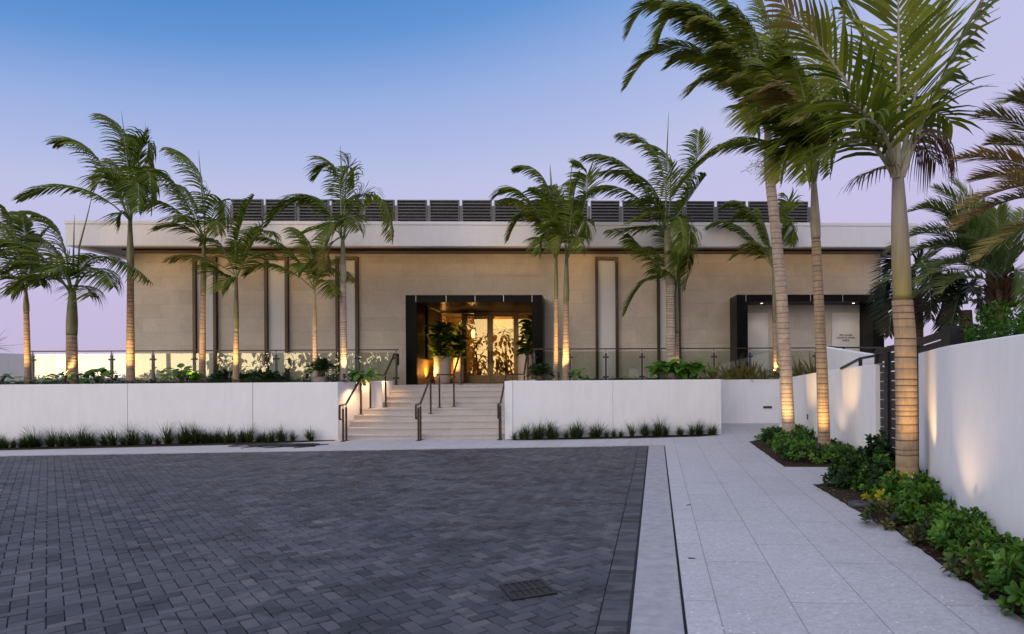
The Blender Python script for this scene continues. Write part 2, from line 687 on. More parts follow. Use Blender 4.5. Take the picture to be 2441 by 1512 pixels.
MT = dict(
    stucco=m_stucco('white_stucco', (.80, .79, .785)),
    stuccow=m_stucco('warm_white_stucco', (.70, .675, .65)),
    fascia=m_stucco('painted_fascia', (.60, .59, .60)),
    panel=m_stucco('white_panel', (.62, .60, .58)),
    stone=m_stone(),
    walk=m_walk(),
    paver=m_paver(),
    kerb=m_plain('brushed_kerb_concrete', (.30, .292, .305), .8, 0, .16, 7, .8),
    joint=m_plain('joint_sand', (.018, .018, .021), .95, 0, .3, 40),
    ground=m_plain('bare_ground', (.10, .10, .085), .95, 0, .3, .6),
    soil=m_soil(),
    steps=m_steps(),
    terrace=m_plain('terrace_paving', (.42, .40, .38), .7, 0, .1, 2, .2),
    wood=m_wood(),
    bronze=m_plain('dark_bronze', (.060, .043, .031), .38, .7, .15, 8),
    blackm=m_plain('black_cladding', (.005, .0047, .0045), .3, 0, .3, 3, .06, .06),
    bronzewall=m_plain('bronze_reveal', (.27, .15, .05), .42, .3, .15, 2.5),
    brass=m_plain('brass_door_frame', (.17, .115, .05), .38, .65, .12, 4),
    metal=m_plain('grey_metal', (.075, .077, .083), .45, .5, .15, 6),
    gate=m_plain('gate_black_metal', (.028, .028, .031), .42, .4, .2, 6),
    iron=m_plain('cast_iron', (.045, .035, .034), .6, .6, .35, 25, .4),
    screen=m_plain('screen_charcoal', (.085, .083, .085), .5, .3, .15, 3),
    steel=m_plain('brushed_steel', (.45, .45, .45), .35, .9, .1, 10),
    door=m_plain('painted_steel_door', (.60, .58, .54), .5, 0, .05, 2),
    letter=m_plain('dark_red_lettering', (.05, .022, .018), .5),
    pot=m_plain('pale_ceramic', (.47, .37, .27), .5, 0, .06, 5, .1),
    potdark=m_plain('dark_ceramic', (.20, .17, .14), .55, 0, .2, 7, .2),
    lacquer=m_plain('dark_lacquer', (.02, .018, .016), .35),
    fabric=m_plain('cream_upholstery', (.55, .48, .38), .9, 0, .1, 30, .3),
    warmwall=m_plain('warm_plaster', (.62, .50, .33), .8, 0, .08, 1.5),
    lobbyfloor=m_plain('lobby_floor', (.25, .17, .09), .25, 0, .15, 2),
    glass=m_glass('railing_glass', (.86, .89, .82), 1.6),
    doorglass=m_glass('door_glass', (.72, .66, .5), 3.8, 1.52, (1, .88, .55)),
    cable=m_plain('black_rubber', (.012, .012, .013), .6),
    palm=m_leaf('palm_leaf', (.016, .042, .002), (.160, .195, .016), (.17, .105, .03), .55, .28),
    palmnear=m_leaf('palm_leaf_olive', (.034, .066, .003), (.225, .250, .032), (.22, .135, .06), .55, .28),
    dead=m_leaf('dead_palm_leaf', (.035, .020, .016), (.10, .062, .05), (.07, .045, .035), .7, .1),
    date=m_leaf('date_palm_leaf', (.045, .090, .018), (.185, .250, .075), (.42, .25, .11), .6, .25),
    shadeleaf=m_leaf('shade_dark_leaf', (.008, .016, .008), (.025, .038, .018)),  # shade painted in: leaves behind the gate darkened well below their green
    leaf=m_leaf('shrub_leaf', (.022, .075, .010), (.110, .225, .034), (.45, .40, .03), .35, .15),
    olive=m_leaf('old_shrub_leaf', (.03, .05, .02), (.085, .11, .04), (.20, .15, .06), .5, .15),
    fresh=m_leaf('fresh_green_leaf', (.035, .10, .012), (.095, .22, .030), (.3, .25, .05), .4, .25),
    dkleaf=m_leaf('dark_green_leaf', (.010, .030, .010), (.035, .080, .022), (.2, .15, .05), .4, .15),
    fig=m_leaf('fig_leaf', (.020, .055, .008), (.110, .170, .022), (.2, .15, .05), .35, .3),
    blade=m_leaf('grass_blade', (.014, .032, .010), (.050, .088, .028), (.2, .16, .07), .5, .12),
    brom=m_leaf('bromeliad_leaf', (.06, .075, .018), (.19, .20, .055), (.22, .12, .04), .4, .15),
    hedge=m_leaf('hedge_leaf', (.022, .075, .010), (.085, .19, .024), (.3, .25, .05), .45, .2),
    rachis=m_plain('pale_frond_stalk', (.30, .27, .17), .5, 0, .2, 8),
    rachisg=m_plain('green_frond_stalk', (.11, .14, .05), .5, 0, .2, 8),
    shaft=m_plain('green_crownshaft', (.145, .140, .055), .5, 0, .35, 3.5, .15),
    shaftp=m_plain('pale_crownshaft', (.27, .235, .15), .5, 0, .38, 2.4, .15),
    shaftn=m_shaft(),
    trunk=m_trunk('ringed_palm_trunk', (.37, .265, .165)),
    trunkp=m_trunk('pale_ringed_palm_trunk', (.43, .345, .265)),
    trunkd=m_trunk('date_palm_trunk', (.16, .095, .055), (.035, .022, .015)),
    bark=m_plain('dark_bark', (.05, .04, .03), .9, 0, .3, 8, .5),
    twig=m_plain('dry_twig', (.14, .11, .08), .9),
)
# ================================================================== SETTING
FLOOR = 1.42               # terrace and lobby level
RIM = 1.56                 # top of the white planters
YF, YP, YW, YD = 20.4, 21.05, 22.1, 24.3    # fascia, portal fronts, stone wall, entrance doors
YR = 20.47                 # glass railing
UK0 = (at(1548, 1063, z=0).dot(KU) + at(1500, 1490, z=0).dot(KU)) / 2
UK1 = (at(1584, 1063, z=0).dot(KU) + at(1626, 1490, z=0).dot(KU)) / 2


def uv(u, v):
    return KU * u + KV * v


MB().box(-400, 400, -300, 900, -.6, -.08).build('ground', MT['ground'])
bpy.data.objects['ground']['kind'] = 'structure'

FL, FR = at(0, 1088, z=0), at(1546, 1063, z=0)       # far edge of the driveway
fdir = (FR - FL).normalized()
FL2 = FL - fdir * 14


def struct(mb, name, m, **k):
    o = mb.build(name, m, **k)
    o['kind'] = 'structure'
    return o


# --- herringbone driveway: every paver is a small bevelled block over dark joint sand
def clip(poly, p0, nrm):
    out = []
    for i in range(len(poly)):
        a, b = poly[i], poly[(i + 1) % len(poly)]
        da, db = (a - p0).dot(nrm), (b - p0).dot(nrm)
        if da <= 0:
            out.append(a)
        if (da < 0 < db) or (db < 0 < da):
            out.append(a + (b - a) * (da / (da - db)))
    return out


def paver(mb, poly, rg, gap=.0085, z=0.):
    c = sum(poly, Vector((0, 0, 0))) / len(poly)
    zz = z + rg.uniform(-.0025, .0025)
    tx, ty = rg.uniform(-.022, .022), rg.uniform(-.022, .022)
    top, low = [], []
    for p in poly:
        d = (c - p)
        L = max(d.length, 1e-6)
        a = p + d * min(.45, (gap * .5) / L * 1.3)
        b = p + d * min(.48, (gap * .5 + .006) / L * 1.3)
        low.append((a.x, a.y, -.016))
        top.append((b.x, b.y, zz + (b.x - c.x) * tx + (b.y - c.y) * ty))
    n = len(poly)
    lo2 = [(q[0], q[1], zz - .005) for q in low]
    vs = low + lo2 + top
    fs = [tuple(range(2 * n, 3 * n))]
    for i in range(n):
        j = (i + 1) % n
        fs.append((n + i, n + j, 2 * n + j, 2 * n + i))
        fs.append((i, j, n + j, n + i))
    mb.add(vs, fs, min(1, max(0, rg.gauss(.45, .2))))


rg = random.Random(11)
A45 = (KU + KV).normalized()
B45 = (KV - KU).normalized()
W_ = .1035
BORD = .235
mb = MB()
fn = Vector((-fdir.y, fdir.x, 0))
orig = uv(UK0 - BORD, 8)
for i in range(-140, 160):
    for j in range(-140, 160):
        m4 = (i - j) % 4
        if m4 == 0:
            q = ((i, j), (i + 2, j), (i + 2, j + 1), (i, j + 1))
        elif m4 == 3:
            q = ((i, j), (i + 1, j), (i + 1, j + 2), (i, j + 2))
        else:
            continue
        P = [orig + A45 * (a * W_) + B45 * (b * W_) for a, b in q]
        c = sum(P, Vector((0, 0, 0))) / 4
        if c.y < 2.6 or c.x < -17 or c.x < -1.12 * c.y - 2.2 or c.dot(KU) > UK0 - BORD + .12:
            continue
        if (c - FL).dot(fn) > .1:
            continue
        P = clip(P, uv(UK0 - BORD - .002, 0), KU)
        if len(P) > 2:
            P = clip(P, FL - fn * .012, fn)
        if len(P) < 3:
            continue
        ar = abs(sum(P[k].x * P[(k + 1) % len(P)].y - P[(k + 1) % len(P)].x * P[k].y for k in range(len(P)))) / 2
        if ar < .0012:
            continue
        # pavers run on beneath the drain grate
        paver(mb, P, rg)
struct(mb, 'driveway', MT['paver'])
mb = MB()
v0 = 2.0
vend = FR.dot(KV)
while v0 < vend - .02:
    v1 = min(v0 + .107, vend - .012)
    paver(mb, [uv(UK0 - BORD, v0), uv(UK0 - .02, v0), uv(UK0 - .02, v1), uv(UK0 - BORD, v1)], rg)
    v0 = v1
struct(mb, 'driveway_border', MT['paver'])
js = [FL2 + fn * 0, FL2 - fn * 40, uv(UK0 + .4, -20), uv(UK0 + .4, vend), FR]
struct(MB().prism(js[::1], -.07, -.013), 'driveway_bed', MT['joint'])
# --- kerb: cast lengths with open joints
mb = MB()
v0 = -3.0
for L in (3.0, 2.6, 2.55, 2.6, 2.55, 9):
    v1 = min(v0 + L, vend - .004)
    P = [uv(UK0, v0 + .004), uv(UK1, v0 + .004), uv(UK1, v1 - .004), uv(UK0, v1 - .004)]
    mb.prism(P, -.2, .012)
    v0 = v1
    if v0 >= vend - .01:
        break
struct(mb, 'kerb', MT['kerb'], bevel=.008)
# --- pavement
SWL = UK1 + .022
P = [uv(SWL, -8), Vector((30, -8, 0)), Vector((30, 21, 0)), Vector((-40, 21, 0)), Vector((-40, (FL2 - fdir * 20).y, 0)), FL2, FR + fdir * .0,
     uv(SWL, vend)]
P[6] = uv(UK0, vend + .01)
P[7] = uv(SWL, vend + .01)
struct(MB().prism(P, -.25, .014), 'pavement', MT['walk'])
# rising pavement of the alcove at the back
a0, a1 = at(1700, 1037, z=0), at(1862, 1030, z=0)
b0, b1 = Vector((xat(1700, 20.1), 20.1, 0)), Vector((6.6, 20.1, 0))
struct(MB().prism([a0, Vector((a1.x + .5, a1.y, 0)), b1, b0], [.0, .0, .0, .0], [.016, .016, .165, .165]), 'ramp_pavement', MT['walk'])
# --- terrace
TX = -6.02
mb = MB().box(-34, -6.02, 20.3, 40, .0, FLOOR).box(-6.02, -1.75, 20.225, 40, 0, FLOOR).box(-1.75, 13, 20.3, 40, 0, FLOOR)
struct(mb, 'terrace', MT['terrace'])

# ================================================================== PLANTER WALLS, STAIRS
LC = at(806, 1050.5, z=0)
L0 = at(0, 1069.5, z=0)
ld = (LC - L0).normalized()
L00 = L0 - ld * 7
RC = at(1204, 1049.5, z=0)
RE = at(1720, 1036.6, z=0)


def wall_run(mb, pts, cuts, th, z0, z1):
    """front wall with open control joints at the given points"""
    seq = [pts[0]] + cuts + [pts[-1]]
    d = (pts[-1] - pts[0]).normalized()
    for a, b in zip(seq[:-1], seq[1:]):
        p = a + (d * .005 if a is not pts[0] else d * 0)
        q = b - (d * .005 if b is not pts[-1] else d * 0)
        mb.wallstrip([p, q], th, z0, z1)
    n = Vector((-d.y, d.x, 0))
    for c in cuts:
        p = c + n * .03
        mb.wallstrip([p - d * .05, p + d * .05], th - .06, z0, z1 - .01)


lw = thing('planter_wall', 'long white planter wall left of the entrance steps', 'planter wall', (LC.x, LC.y, 0), 'white planter walls')
mb = MB()
cut = [at(301, 1063, z=0), at(604, 1055, z=0)]
cut = [L0 + ld * (c - L0).dot(ld) for c in cut]
wall_run(mb, [L00, LC], cut, .22, -.05, RIM)
sw = [LC + Vector((0, .003, 0)), Vector((-6.44, 18.75, 0)), Vector((-6.36, 18.98, 0)), Vector((-6.16, 19.12, 0)), Vector((TX, 19.2, 0)), Vector((TX, 20.4, 0))]
mb.wallstrip(sw, .2, -.05, RIM)
mb.build('wall', MT['stucco'], lw, bevel=.012)
s = MB().prism([L00 + Vector((0, .3, 0)), LC + Vector((-.3, .3, 0)), Vector((-6.6, 18.9, 0)), Vector((-6.2, 19.4, 0)), Vector((-6.2, 20.3, 0)), Vector((L00.x, 20.3, 0))], .2, 1.47)
s.build('soil', MT['soil'], lw)
rw = thing('planter_wall', 'shorter white planter wall right of the entrance steps', 'planter wall', (RC.x, RC.y, 0), 'white planter walls')
mb = MB()
rd = (RE - RC).normalized()
cut = [RC + rd * (at(1462, 1043, z=0) - RC).dot(rd)]
wall_run(mb, [RC, RE], cut, .22, -.05, RIM)
mb.wallstrip([Vector((-1.75, 20.4, 0)), Vector((-1.75, 19.2, 0)), Vector((-1.95, 19.1, 0)), Vector((-2.16, 18.95, 0)), Vector((-2.2, 18.75, 0)), RC + Vector((0, .003, 0))], .2, -.05, RIM)
mb.wallstrip([RE + Vector((0, .003, 0)), Vector((RE.x, 20.35, 0))], .2, -.05, RIM)
mb.build('wall', MT['stucco'], rw, bevel=.012)
MB().prism([RC + Vector((.25, .3, 0)), RE + Vector((-.25, .3, 0)), Vector((RE.x - .25, 20.3, 0)), Vector((-1.5, 20.3, 0)), Vector((-1.5, 19, 0))], .2, 1.47).build('soil', MT['soil'], rw)

# steps
NR = 9
RISE = FLOOR / NR
TY = [17.42, 17.72, 18.02, 18.32, 18.62, 19.32, 19.62, 19.92, 20.22]
st = thing('staircase', 'pale stone entrance steps with a landing half way up', 'steps', ((-6.4 - 2.2) / 2, 17.4, 0))
for k in range(NR):
    y0 = TY[k]
    y1 = (TY[k + 1] if k < NR - 1 else 20.24) + .03
    x0, x1 = (-6.5, -2.1) if k < 5 else (-6.1, -1.7)
    if k == 4:
        x0 = -6.5
    z1 = RISE * (k + 1)
    b = MB()
    xs = [x0] + [x0 + (x1 - x0) * f for f in (.2, .4, .62, .84)] + [x1]
    if k < NR - 1 or True:
        for a, c in zip(xs[:-1], xs[1:]):
            b.box(a + .0015, c - .0015, y0 - .025, y1, z1 - .045, z1)
            b.box(a + .0015, c - .0015, y0, y1, z1 - RISE - .02, z1 - .045)
    b.build('step', MT['steps'], st, bevel=.004)

# ================================================================== BUILDING
XL, XR = xat(318, YW), xat(2100, YW)
ZS = 5.83
bd = thing('clubhouse', 'low flat roofed stone clubhouse with a deep white fascia', 'building', (0, YW, FLOOR))
pl0, pl1 = xat(967, YP), xat(993.5, YP)
pr0, pr1 = xat(1268.5, YP), xat(1293.5, YP)
sl0, sl1 = xat(1757, YP), xat(1783, YP)
sr0, sr1 = xat(2081, YP), xat(2108, YP)
ZO, ZT = 4.08, 4.31
mb = MB()
mb.box(XL, pl1, YW, YW + .4, FLOOR - .05, ZS)
mb.box(pr0, XR, YW, YW + .4, FLOOR - .05, ZS)
mb.box(pl1, pr0, YW, YW + .4, ZO + .1, ZS)
mb.box(XL, XL + .4, YW + .4, 38, FLOOR - .05, ZS)
mb.box(XR - .4, XR, YW + .4, 38, FLOOR - .05, ZS)
mb.build('stone_wall', MT['stone'], bd)
fx0, fx1 = xat(157, YF), xat(2188, YF)
mb = MB().box(fx0, fx1, YF, YF + .25, 5.76, 6.42).box(fx0, fx0 + .25, YF + .25, 38, 5.76, 6.42).box(fx1 - .25, fx1, YF + .25, 38, 5.76, 6.42)
ro = MB().box(fx0 + .25, fx1 - .25, YF + .25, 38, 6.1, 6.3).build('roof', MT['terrace'], bd)
mb.build('fascia', MT['fascia'], ro, bevel=.006)
MB().box(fx0 - .018, fx1 + .018, YF - .018, YF + .3, 6.425, 6.53).box(fx0 - .018, fx0 + .3, YF + .3, 38, 6.425, 6.53).box(fx1 - .3, fx1 + .018, YF + .3, 38, 6.425, 6.53).build('coping', MT['fascia'], ro, bevel=.006)
MB().box(fx0 + .25, fx1 - .25, YF + .25, 38, ZS, ZS + .1).build('soffit', MT['wood'], ro)
for a, b in ((464, 520), (634, 690), (803, 856.5), (1419.5, 1474), (1566, 1622)):
    x0, x1 = xat(a, YW), xat(b, YW)
    p = MB().box(x0 + .1, x1 - .1, YW - .02, YW + .01, FLOOR, 5.62).build('wall_panel', MT['panel'], bd)
    MB().box(x0, x0 + .1, YW - .12, YW + .01, FLOOR, 5.72).box(x1 - .1, x1, YW - .12, YW + .01, FLOOR, 5.72).box(x0 + .1, x1 - .1, YW - .12, YW + .01, 5.62, 5.72).build('panel_frame', MT['bronze'], p, bevel=.004)
# entrance portal
e = MB()
e.box(pl0, pl1, YP, YW, FLOOR, ZO).box(pr0, pr1, YP, YW, FLOOR, ZO).box(pl0, pr1, YP, YW, ZO, ZT)
po = e.build('entrance_portal', MT['blackm'], bd, bevel=.006)
e = MB()
for px in (994.5, 1060 + 55, 1184 + 2, 1254.5):
    pass
for zx in (350, 790, 1210, 1623, 2038):
    x = xat((980 + zx / 5.812) / 1.0487, YP)
    e.box(x - .006, x + .006, YP - .004, YP + .02, ZO + .003, ZT - .003)
e.build('cladding_joint', MT['steel'], po)
for x0, x1 in ((pl1 - .12, pl1 + .0), (pr0, pr0 + .12)):
    MB().box(x0, x1, YW + .002, YD, FLOOR + .84, ZO).build('reveal', MT['lacquer'], bd)
for x0, x1 in ((pl1 - .12, pl1 + .004), (pr0 - .004, pr0 + .12)):
    MB().box(x0, x1, YP + .12, YD, FLOOR, FLOOR + .835).build('reveal_dado', MT['bronzewall'], bd)
MB().box(pl1, pr0, YP + .15, YD + .1, ZO + .002, ZO + .1).build('portal_ceiling', MT['bronze'], bd)
# door screen
d0, d1 = xat(1105, YD), xat(1231, YD)
dm = (d0 + d1) / 2
ZD = 4.0
fr = MB()
fr.box(d0 - .07, d0, YD, YD + .12, FLOOR, ZO).box(d1, d1 + .07, YD, YD + .12, FLOOR, ZO)
fr.box(d0, d1, YD, YD + .12, ZD + .005, ZO)
fr.box(pl1, pl1 + .06, YD, YD + .12, FLOOR, ZO).box(pr0 - .06, pr0, YD, YD + .12, FLOOR, ZO)
for a, b in ((pl1 + .06, d0 - .07), (d1 + .07, pr0 - .06)):
    fr.box(a, b, YD, YD + .12, FLOOR, FLOOR + .06).box(a, b, YD, YD + .12, ZO - .06, ZO)
ds = fr.build('door_screen', MT['brass'], bd, bevel=.004)
for a, b in ((pl1 + .06, d0 - .07), (d1 + .07, pr0 - .06)):
    MB().box(a, b, YD + .05, YD + .062, FLOOR + .06, ZO - .06).build('side_light', MT['doorglass'], ds)
for a, b, hx in ((d0 + .004, dm - .004, dm - .055), (dm + .004, d1 - .004, dm + .055)):
    f = MB()
    f.box(a, a + .1, YD + .01, YD + .07, FLOOR + .01, ZD).box(b - .1, b, YD + .01, YD + .07, FLOOR + .01, ZD)
    f.box(a + .1, b - .1, YD + .01, YD + .07, ZD - .1, ZD).box(a + .1, b - .1, YD + .01, YD + .07, FLOOR + .01, FLOOR + .3)
    dr = f.build('entrance_door', MT['brass'], bd, bevel=.003)
    MB().box(a + .1, b - .1, YD + .034, YD + .046, FLOOR + .3, ZD - .1).build('glass_pane', MT['doorglass'], dr)
    h = MB().box(hx - .022, hx + .022, YD - .07, YD - .03, 2.15, 2.62)
    h.box(hx - .012, hx + .012, YD - .03, YD + .012, 2.2, 2.23).box(hx - .012, hx + .012, YD - .03, YD + .012, 2.54, 2.57)
    h.build('door_handle', MT['lacquer'], dr, bevel=.006)
# service portal with its two doors
e = MB()
e.box(sl0, sl1, YP, YW, FLOOR, ZO).box(sr0, sr1, YP, YW, FLOOR, ZO).box(sl0, sr1, YP, YW, ZO, ZT)
sp = e.build('service_portal', MT['blackm'], bd, bevel=.006)
e = MB()
for zx in (417, 812, 1205, 1597, 1975):
    x = xat((1780 + zx / 4.882) / 1.0487, YP)
    e.box(x - .006, x + .006, YP - .004, YP + .02, ZO + .003, ZT - .003)
e.build('cladding_joint', MT['steel'], sp)
MB().box(sl1, sr0, YP + .1, YW, ZO + .002, ZO + .06).build('portal_ceiling', MT['bronze'], bd)


def service_door(p0, p1, lab, sign):
    x0, x1 = xat(p0, YW), xat(p1, YW)
    zt = 3.80
    f = MB().box(x0 + .04, x1 - .04, YW - .03, YW - .002, FLOOR + .01, zt - .04)
    o = f.build('service_door', MT['door'], bd, bevel=.004)
    if lab:
        o['label'] = lab
    MB().box(x0, x0 + .04, YW - .045, YW, FLOOR, zt).box(x1 - .04, x1, YW - .045, YW, FLOOR, zt).box(x0 + .04, x1 - .04, YW - .045, YW, zt - .04, zt).build('door_frame', MT['door'], o, bevel=.003)
    for z in (3.45, 2.6, 1.75):
        MB().tube([(x1 - .045, YW - .04, z - .08), (x1 - .045, YW - .04, z + .08)], .012, 8).build('hinge', MT['steel'], o)
    MB().tube([(x0 + .1, YW - .03, 2.4), (x0 + .1, YW - .09, 2.4), (x0 + .22, YW - .09, 2.4)], .012, 8).build('door_handle', MT['steel'], o)
    if sign:
        for ln, z in (('FIRE ALARM', 2.995), ('CONTROL PANEL', 2.905), ('INSIDE', 2.815)):
            cu = bpy.data.curves.new('lettering', 'FONT')
            cu.body = ln
            cu.size = .082
            cu.align_x = 'CENTER'
            cu.extrude = .001
            cu.offset = .003
            to = bpy.data.objects.new('tmp_text', cu)
            C.objects.link(to)
            bpy.context.view_layer.update()
            me = bpy.data.meshes.new_from_object(to.evaluated_get(bpy.context.evaluated_depsgraph_get()))
            bpy.data.objects.remove(to)
            me.materials.clear()
            me.materials.append(MT['letter'])
            lo = bpy.data.objects.new('lettering', me)
            C.objects.link(lo)
            lo.parent = o
            lo.rotation_euler = (PI / 2, 0, 0)
            lo.location = Vector(((x0 + x1) / 2, YW - .0315, z)) - wloc(bd)


service_door(1781, 1830.5, None, False)
service_door(1982.5, 2048, 'grey door lettered FIRE ALARM CONTROL PANEL INSIDE', True)
ax = at(1948, 804, Y=YW)
MB().box(ax.x - .06, ax.x + .06, YW - .08, YW, ax.z - .07, ax.z + .07).box(ax.x - .035, ax.x + .035, YW - .1, YW - .08, ax.z - .04, ax.z + .04).build('alarm_box', MT['metal'], bd, bevel=.008)
LAMP = []
for px in (1906 - 10, 2124 - 2):
    pass
for zx in (605, 1725):
    p = at((1780 + zx / 4.882) / 1.0487, 723, Y=21.5)
    MB().lathe([(.07, 0), (.07, -.012), (.05, -.012), (.05, -.002)], (p.x, 21.5, ZO), 20).build('downlight', MT['steel'], bd)
    b = MB().lathe([(.045, 0), (.045, -.005)], (p.x, 21.5, ZO - .003), 16).build('downlight_lens', m_emit('lamp_lens', (1, .82, .6), 12), bd)
    LAMP.append((p.x, 21.5, ZO - .03))
# warm cove light under the soffit
cv = MB().box(XL + .2, XR - .2, 21.30, 21.36, ZS - .05, ZS).build('cove_light', MT['bronze'], bd)
for cx0, cx1 in ((XL + .3, (XL + XR) / 2), ((XL + XR) / 2, XR - .3)):
    l = bpy.data.lights.new('cove_lamp', 'AREA')
    l.shape = 'RECTANGLE'
    l.size = cx1 - cx0
    l.size_y = .04
    l.energy = 15
    l.color = (1, .66, .30)
    l.spread = R(150)
    o = bpy.data.objects.new('cove_lamp', l)
    C.objects.link(o)
    o.location = ((cx0 + cx1) / 2, 21.38, ZS - .06)
    o.rotation_euler = (R(62), 0, 0)
# rooftop screen
YS = 23.5
sx0, sx1 = xat(553, YS), xat(1931, YS)
scn = thing('louvre_screen', 'row of charcoal louvre panels on the roof', 'roof screen', ((sx0 + sx1) / 2, YS, 6.3))
NP = 18
pit = (sx1 - sx0) / NP
for i in range(NP):
    a = sx0 + pit * i + .05
    b = a + pit - .1
    f = MB()
    f.box(a, a + .035, YS - .03, YS + .06, 6.35, 8.03).box(b - .035, b, YS - .03, YS + .06, 6.35, 8.03).box(a + .035, b - .035, YS - .03, YS + .06, 7.99, 8.03)
    z = 6.42
    while z < 7.93:
        f.add([(a + .035, YS - .045, z), (b - .035, YS - .045, z), (b - .035, YS + .045, z + .075), (a + .035, YS + .045, z + .075),
               (a + .035, YS - .045, z + .022), (b - .035, YS - .045, z + .022), (b - .035, YS + .045, z + .097), (a + .035, YS + .045, z + .097)],
              [(0, 3, 2, 1), (4, 5, 6, 7), (0, 1, 5, 4), (1, 2, 6, 5), (2, 3, 7, 6), (3, 0, 4, 7)])
        z += .112
    f.box(a + .01, b - .01, YS + .062, YS + .07, 6.35, 8.0)
    f.build('louvre_panel', MT['screen'], scn)
for i in range(NP + 1):
    x = sx0 + pit * i
    MB().box(x - .043, x + .043, YS + .0, YS + .1, 6.3, 7.83).build('post', MT['metal'], scn)

# ------------------------------------------------------------------ lobby behind the glass
lb = thing('lobby', 'warm plastered lobby behind the entrance doors', 'room', (-3.6, 27, FLOOR))
m = MB()
m.box(-9, 2, 30, 30.2, FLOOR, 4.6).box(-9.2, -9, YD + .2, 30.2, FLOOR, 4.6).box(2, 2.2, YD + .2, 30.2, FLOOR, 4.6)
m.build('wall', MT['warmwall'], lb)
MB().box(-9, 2, YD + .13, 30, 4.35, 4.5).build('ceiling', MT['warmwall'], lb)
MB().box(-9, 2, YD + .13, 30, FLOOR, FLOOR + .008).build('floor', MT['lobbyfloor'], lb)
MB().box(-6.6, -6.45, 27, 30, FLOOR, 4.35).box(-5.2, -5.05, 29.2, 30, FLOOR, 4.35).build('pilaster', MT['bronzewall'], lb)
pd = at(1200, 766, Y=26.5)
pn = thing('pendant_lamp', 'amber drum pendant lamp glowing inside the right hand entrance door', 'lamp', (pd.x, 26.5, pd.z - .2))
MB().lathe([(.36, -.27), (.36, .27), (.345, .27), (.345, -.27)], (pd.x, 26.5, pd.z), 32).build('lamp_shade', m_emit('amber_shade', (1, .45, .08), 1.1), pn, smooth=False)
MB().tube([(pd.x, 26.5, pd.z + .2), (pd.x, 26.5, 4.35)], .012, 8).build('cord', MT['lacquer'], pn)
sc_ = at(1128, 796, Y=29.1)
sn = thing('wall_sconce', 'small bright wall lamp seen through the left entrance door', 'lamp', (sc_.x, 29.1, sc_.z))
MB().lathe([(.05, -.18), (.07, -.1), (.08, .1), (.05, .18)], (sc_.x, 29.1, sc_.z), 16).build('lamp_shade', m_emit('sconce_glow', (1, .68, .28), 9), sn, smooth=True)
MB().box(sc_.x - .04, sc_.x + .04, 29.17, 29.2, sc_.z - .1, sc_.z + .1).build('back_plate', MT['brass'], sn)


def armchair(x, y, rz, lab):
    t = thing('armchair', lab, 'armchair', (0, 0, 0), 'lobby armchairs')
    MB().box(-.32, .32, -.3, .3, .2, .44).build('seat', MT['fabric'], t, bevel=.05)
    b = MB()
    pts = [Vector((.36 * math.cos(a), .36 * math.sin(a), 0)) for a in [R(-20 + 22 * k) for k in range(11)]]
    b.wallstrip([(p.x, p.y) for p in pts], .09, .18, [.6 + .28 * math.sin(PI * k / 10) for k in range(11)])
    b.build('backrest', MT['fabric'], t, bevel=.02)
    for sx in (-1, 1):
        for sy in (-1, 1):
            MB().tube([(sx * .25, sy * .22, .22), (sx * .28, sy * .25, 0)], [.022, .014], 8).build('leg', MT['lacquer'], t)
    t.location = (x, y, FLOOR + .008)
    t.rotation_euler = (0, 0, rz)
    return t


armchair(at(1139, 900, Y=26.2).x, 26.2, R(-25), 'cream armchair behind the left entrance door')
armchair(at(1188, 900, Y=26.6).x, 26.6, R(200), 'cream armchair behind the right entrance door')

# ================================================================== RAILINGS
ZR = 2.545


def railing(x0, x1, xs, lab, name='glass_railing'):
    t = thing(name, lab, 'glass railing', ((x0 + x1) / 2, YR, FLOOR), 'terrace glass railings')
    MB().box(x0, x1, YR - .028, YR + .028, ZR - .035, ZR).build('top_rail', MT['bronze'], t, bevel=.006)
    ps = []
    for x in xs:
        p = MB().box(x - .035, x + .035, YR - .02, YR + .02, FLOOR, ZR - .15).box(x - .01, x + .01, YR - .01, YR + .01, ZR - .15, ZR - .035)
        o = p.build('post', MT['metal'], t, bevel=.003)
        for z in (ZR - .28, FLOOR + .22):
            MB().tube([(x - .09, YR, z), (x + .09, YR, z)], .028, 10).build('glass_clamp', MT['bronze'], o, smooth=False)
        ps.append(x)
    ed = [x0] + ps + [x1]
    for a, b in zip(ed[:-1], ed[1:]):
        if b - a < .3:
            continue
        MB().box(a + .05, b - .05, YR - .006, YR + .006, FLOOR + .07, ZR - .1).build('glass_panel', MT['glass'], t)
    return t


railing(xat(71, YR), xat(950, YR), [xat(p, YR) for p in (78, 168, 266, 364.6, 463, 560, 658, 755, 851.5, 944)], 'long glass railing with bronze top rail left of the entrance')
railing(xat(1269, YR), xat(1949, YR), [xat(p, YR) for p in (1273, 1358, 1444, 1530, 1616, 1701.6, 1787.5, 1872, 1944)], 'glass railing with bronze top rail right of the entrance')


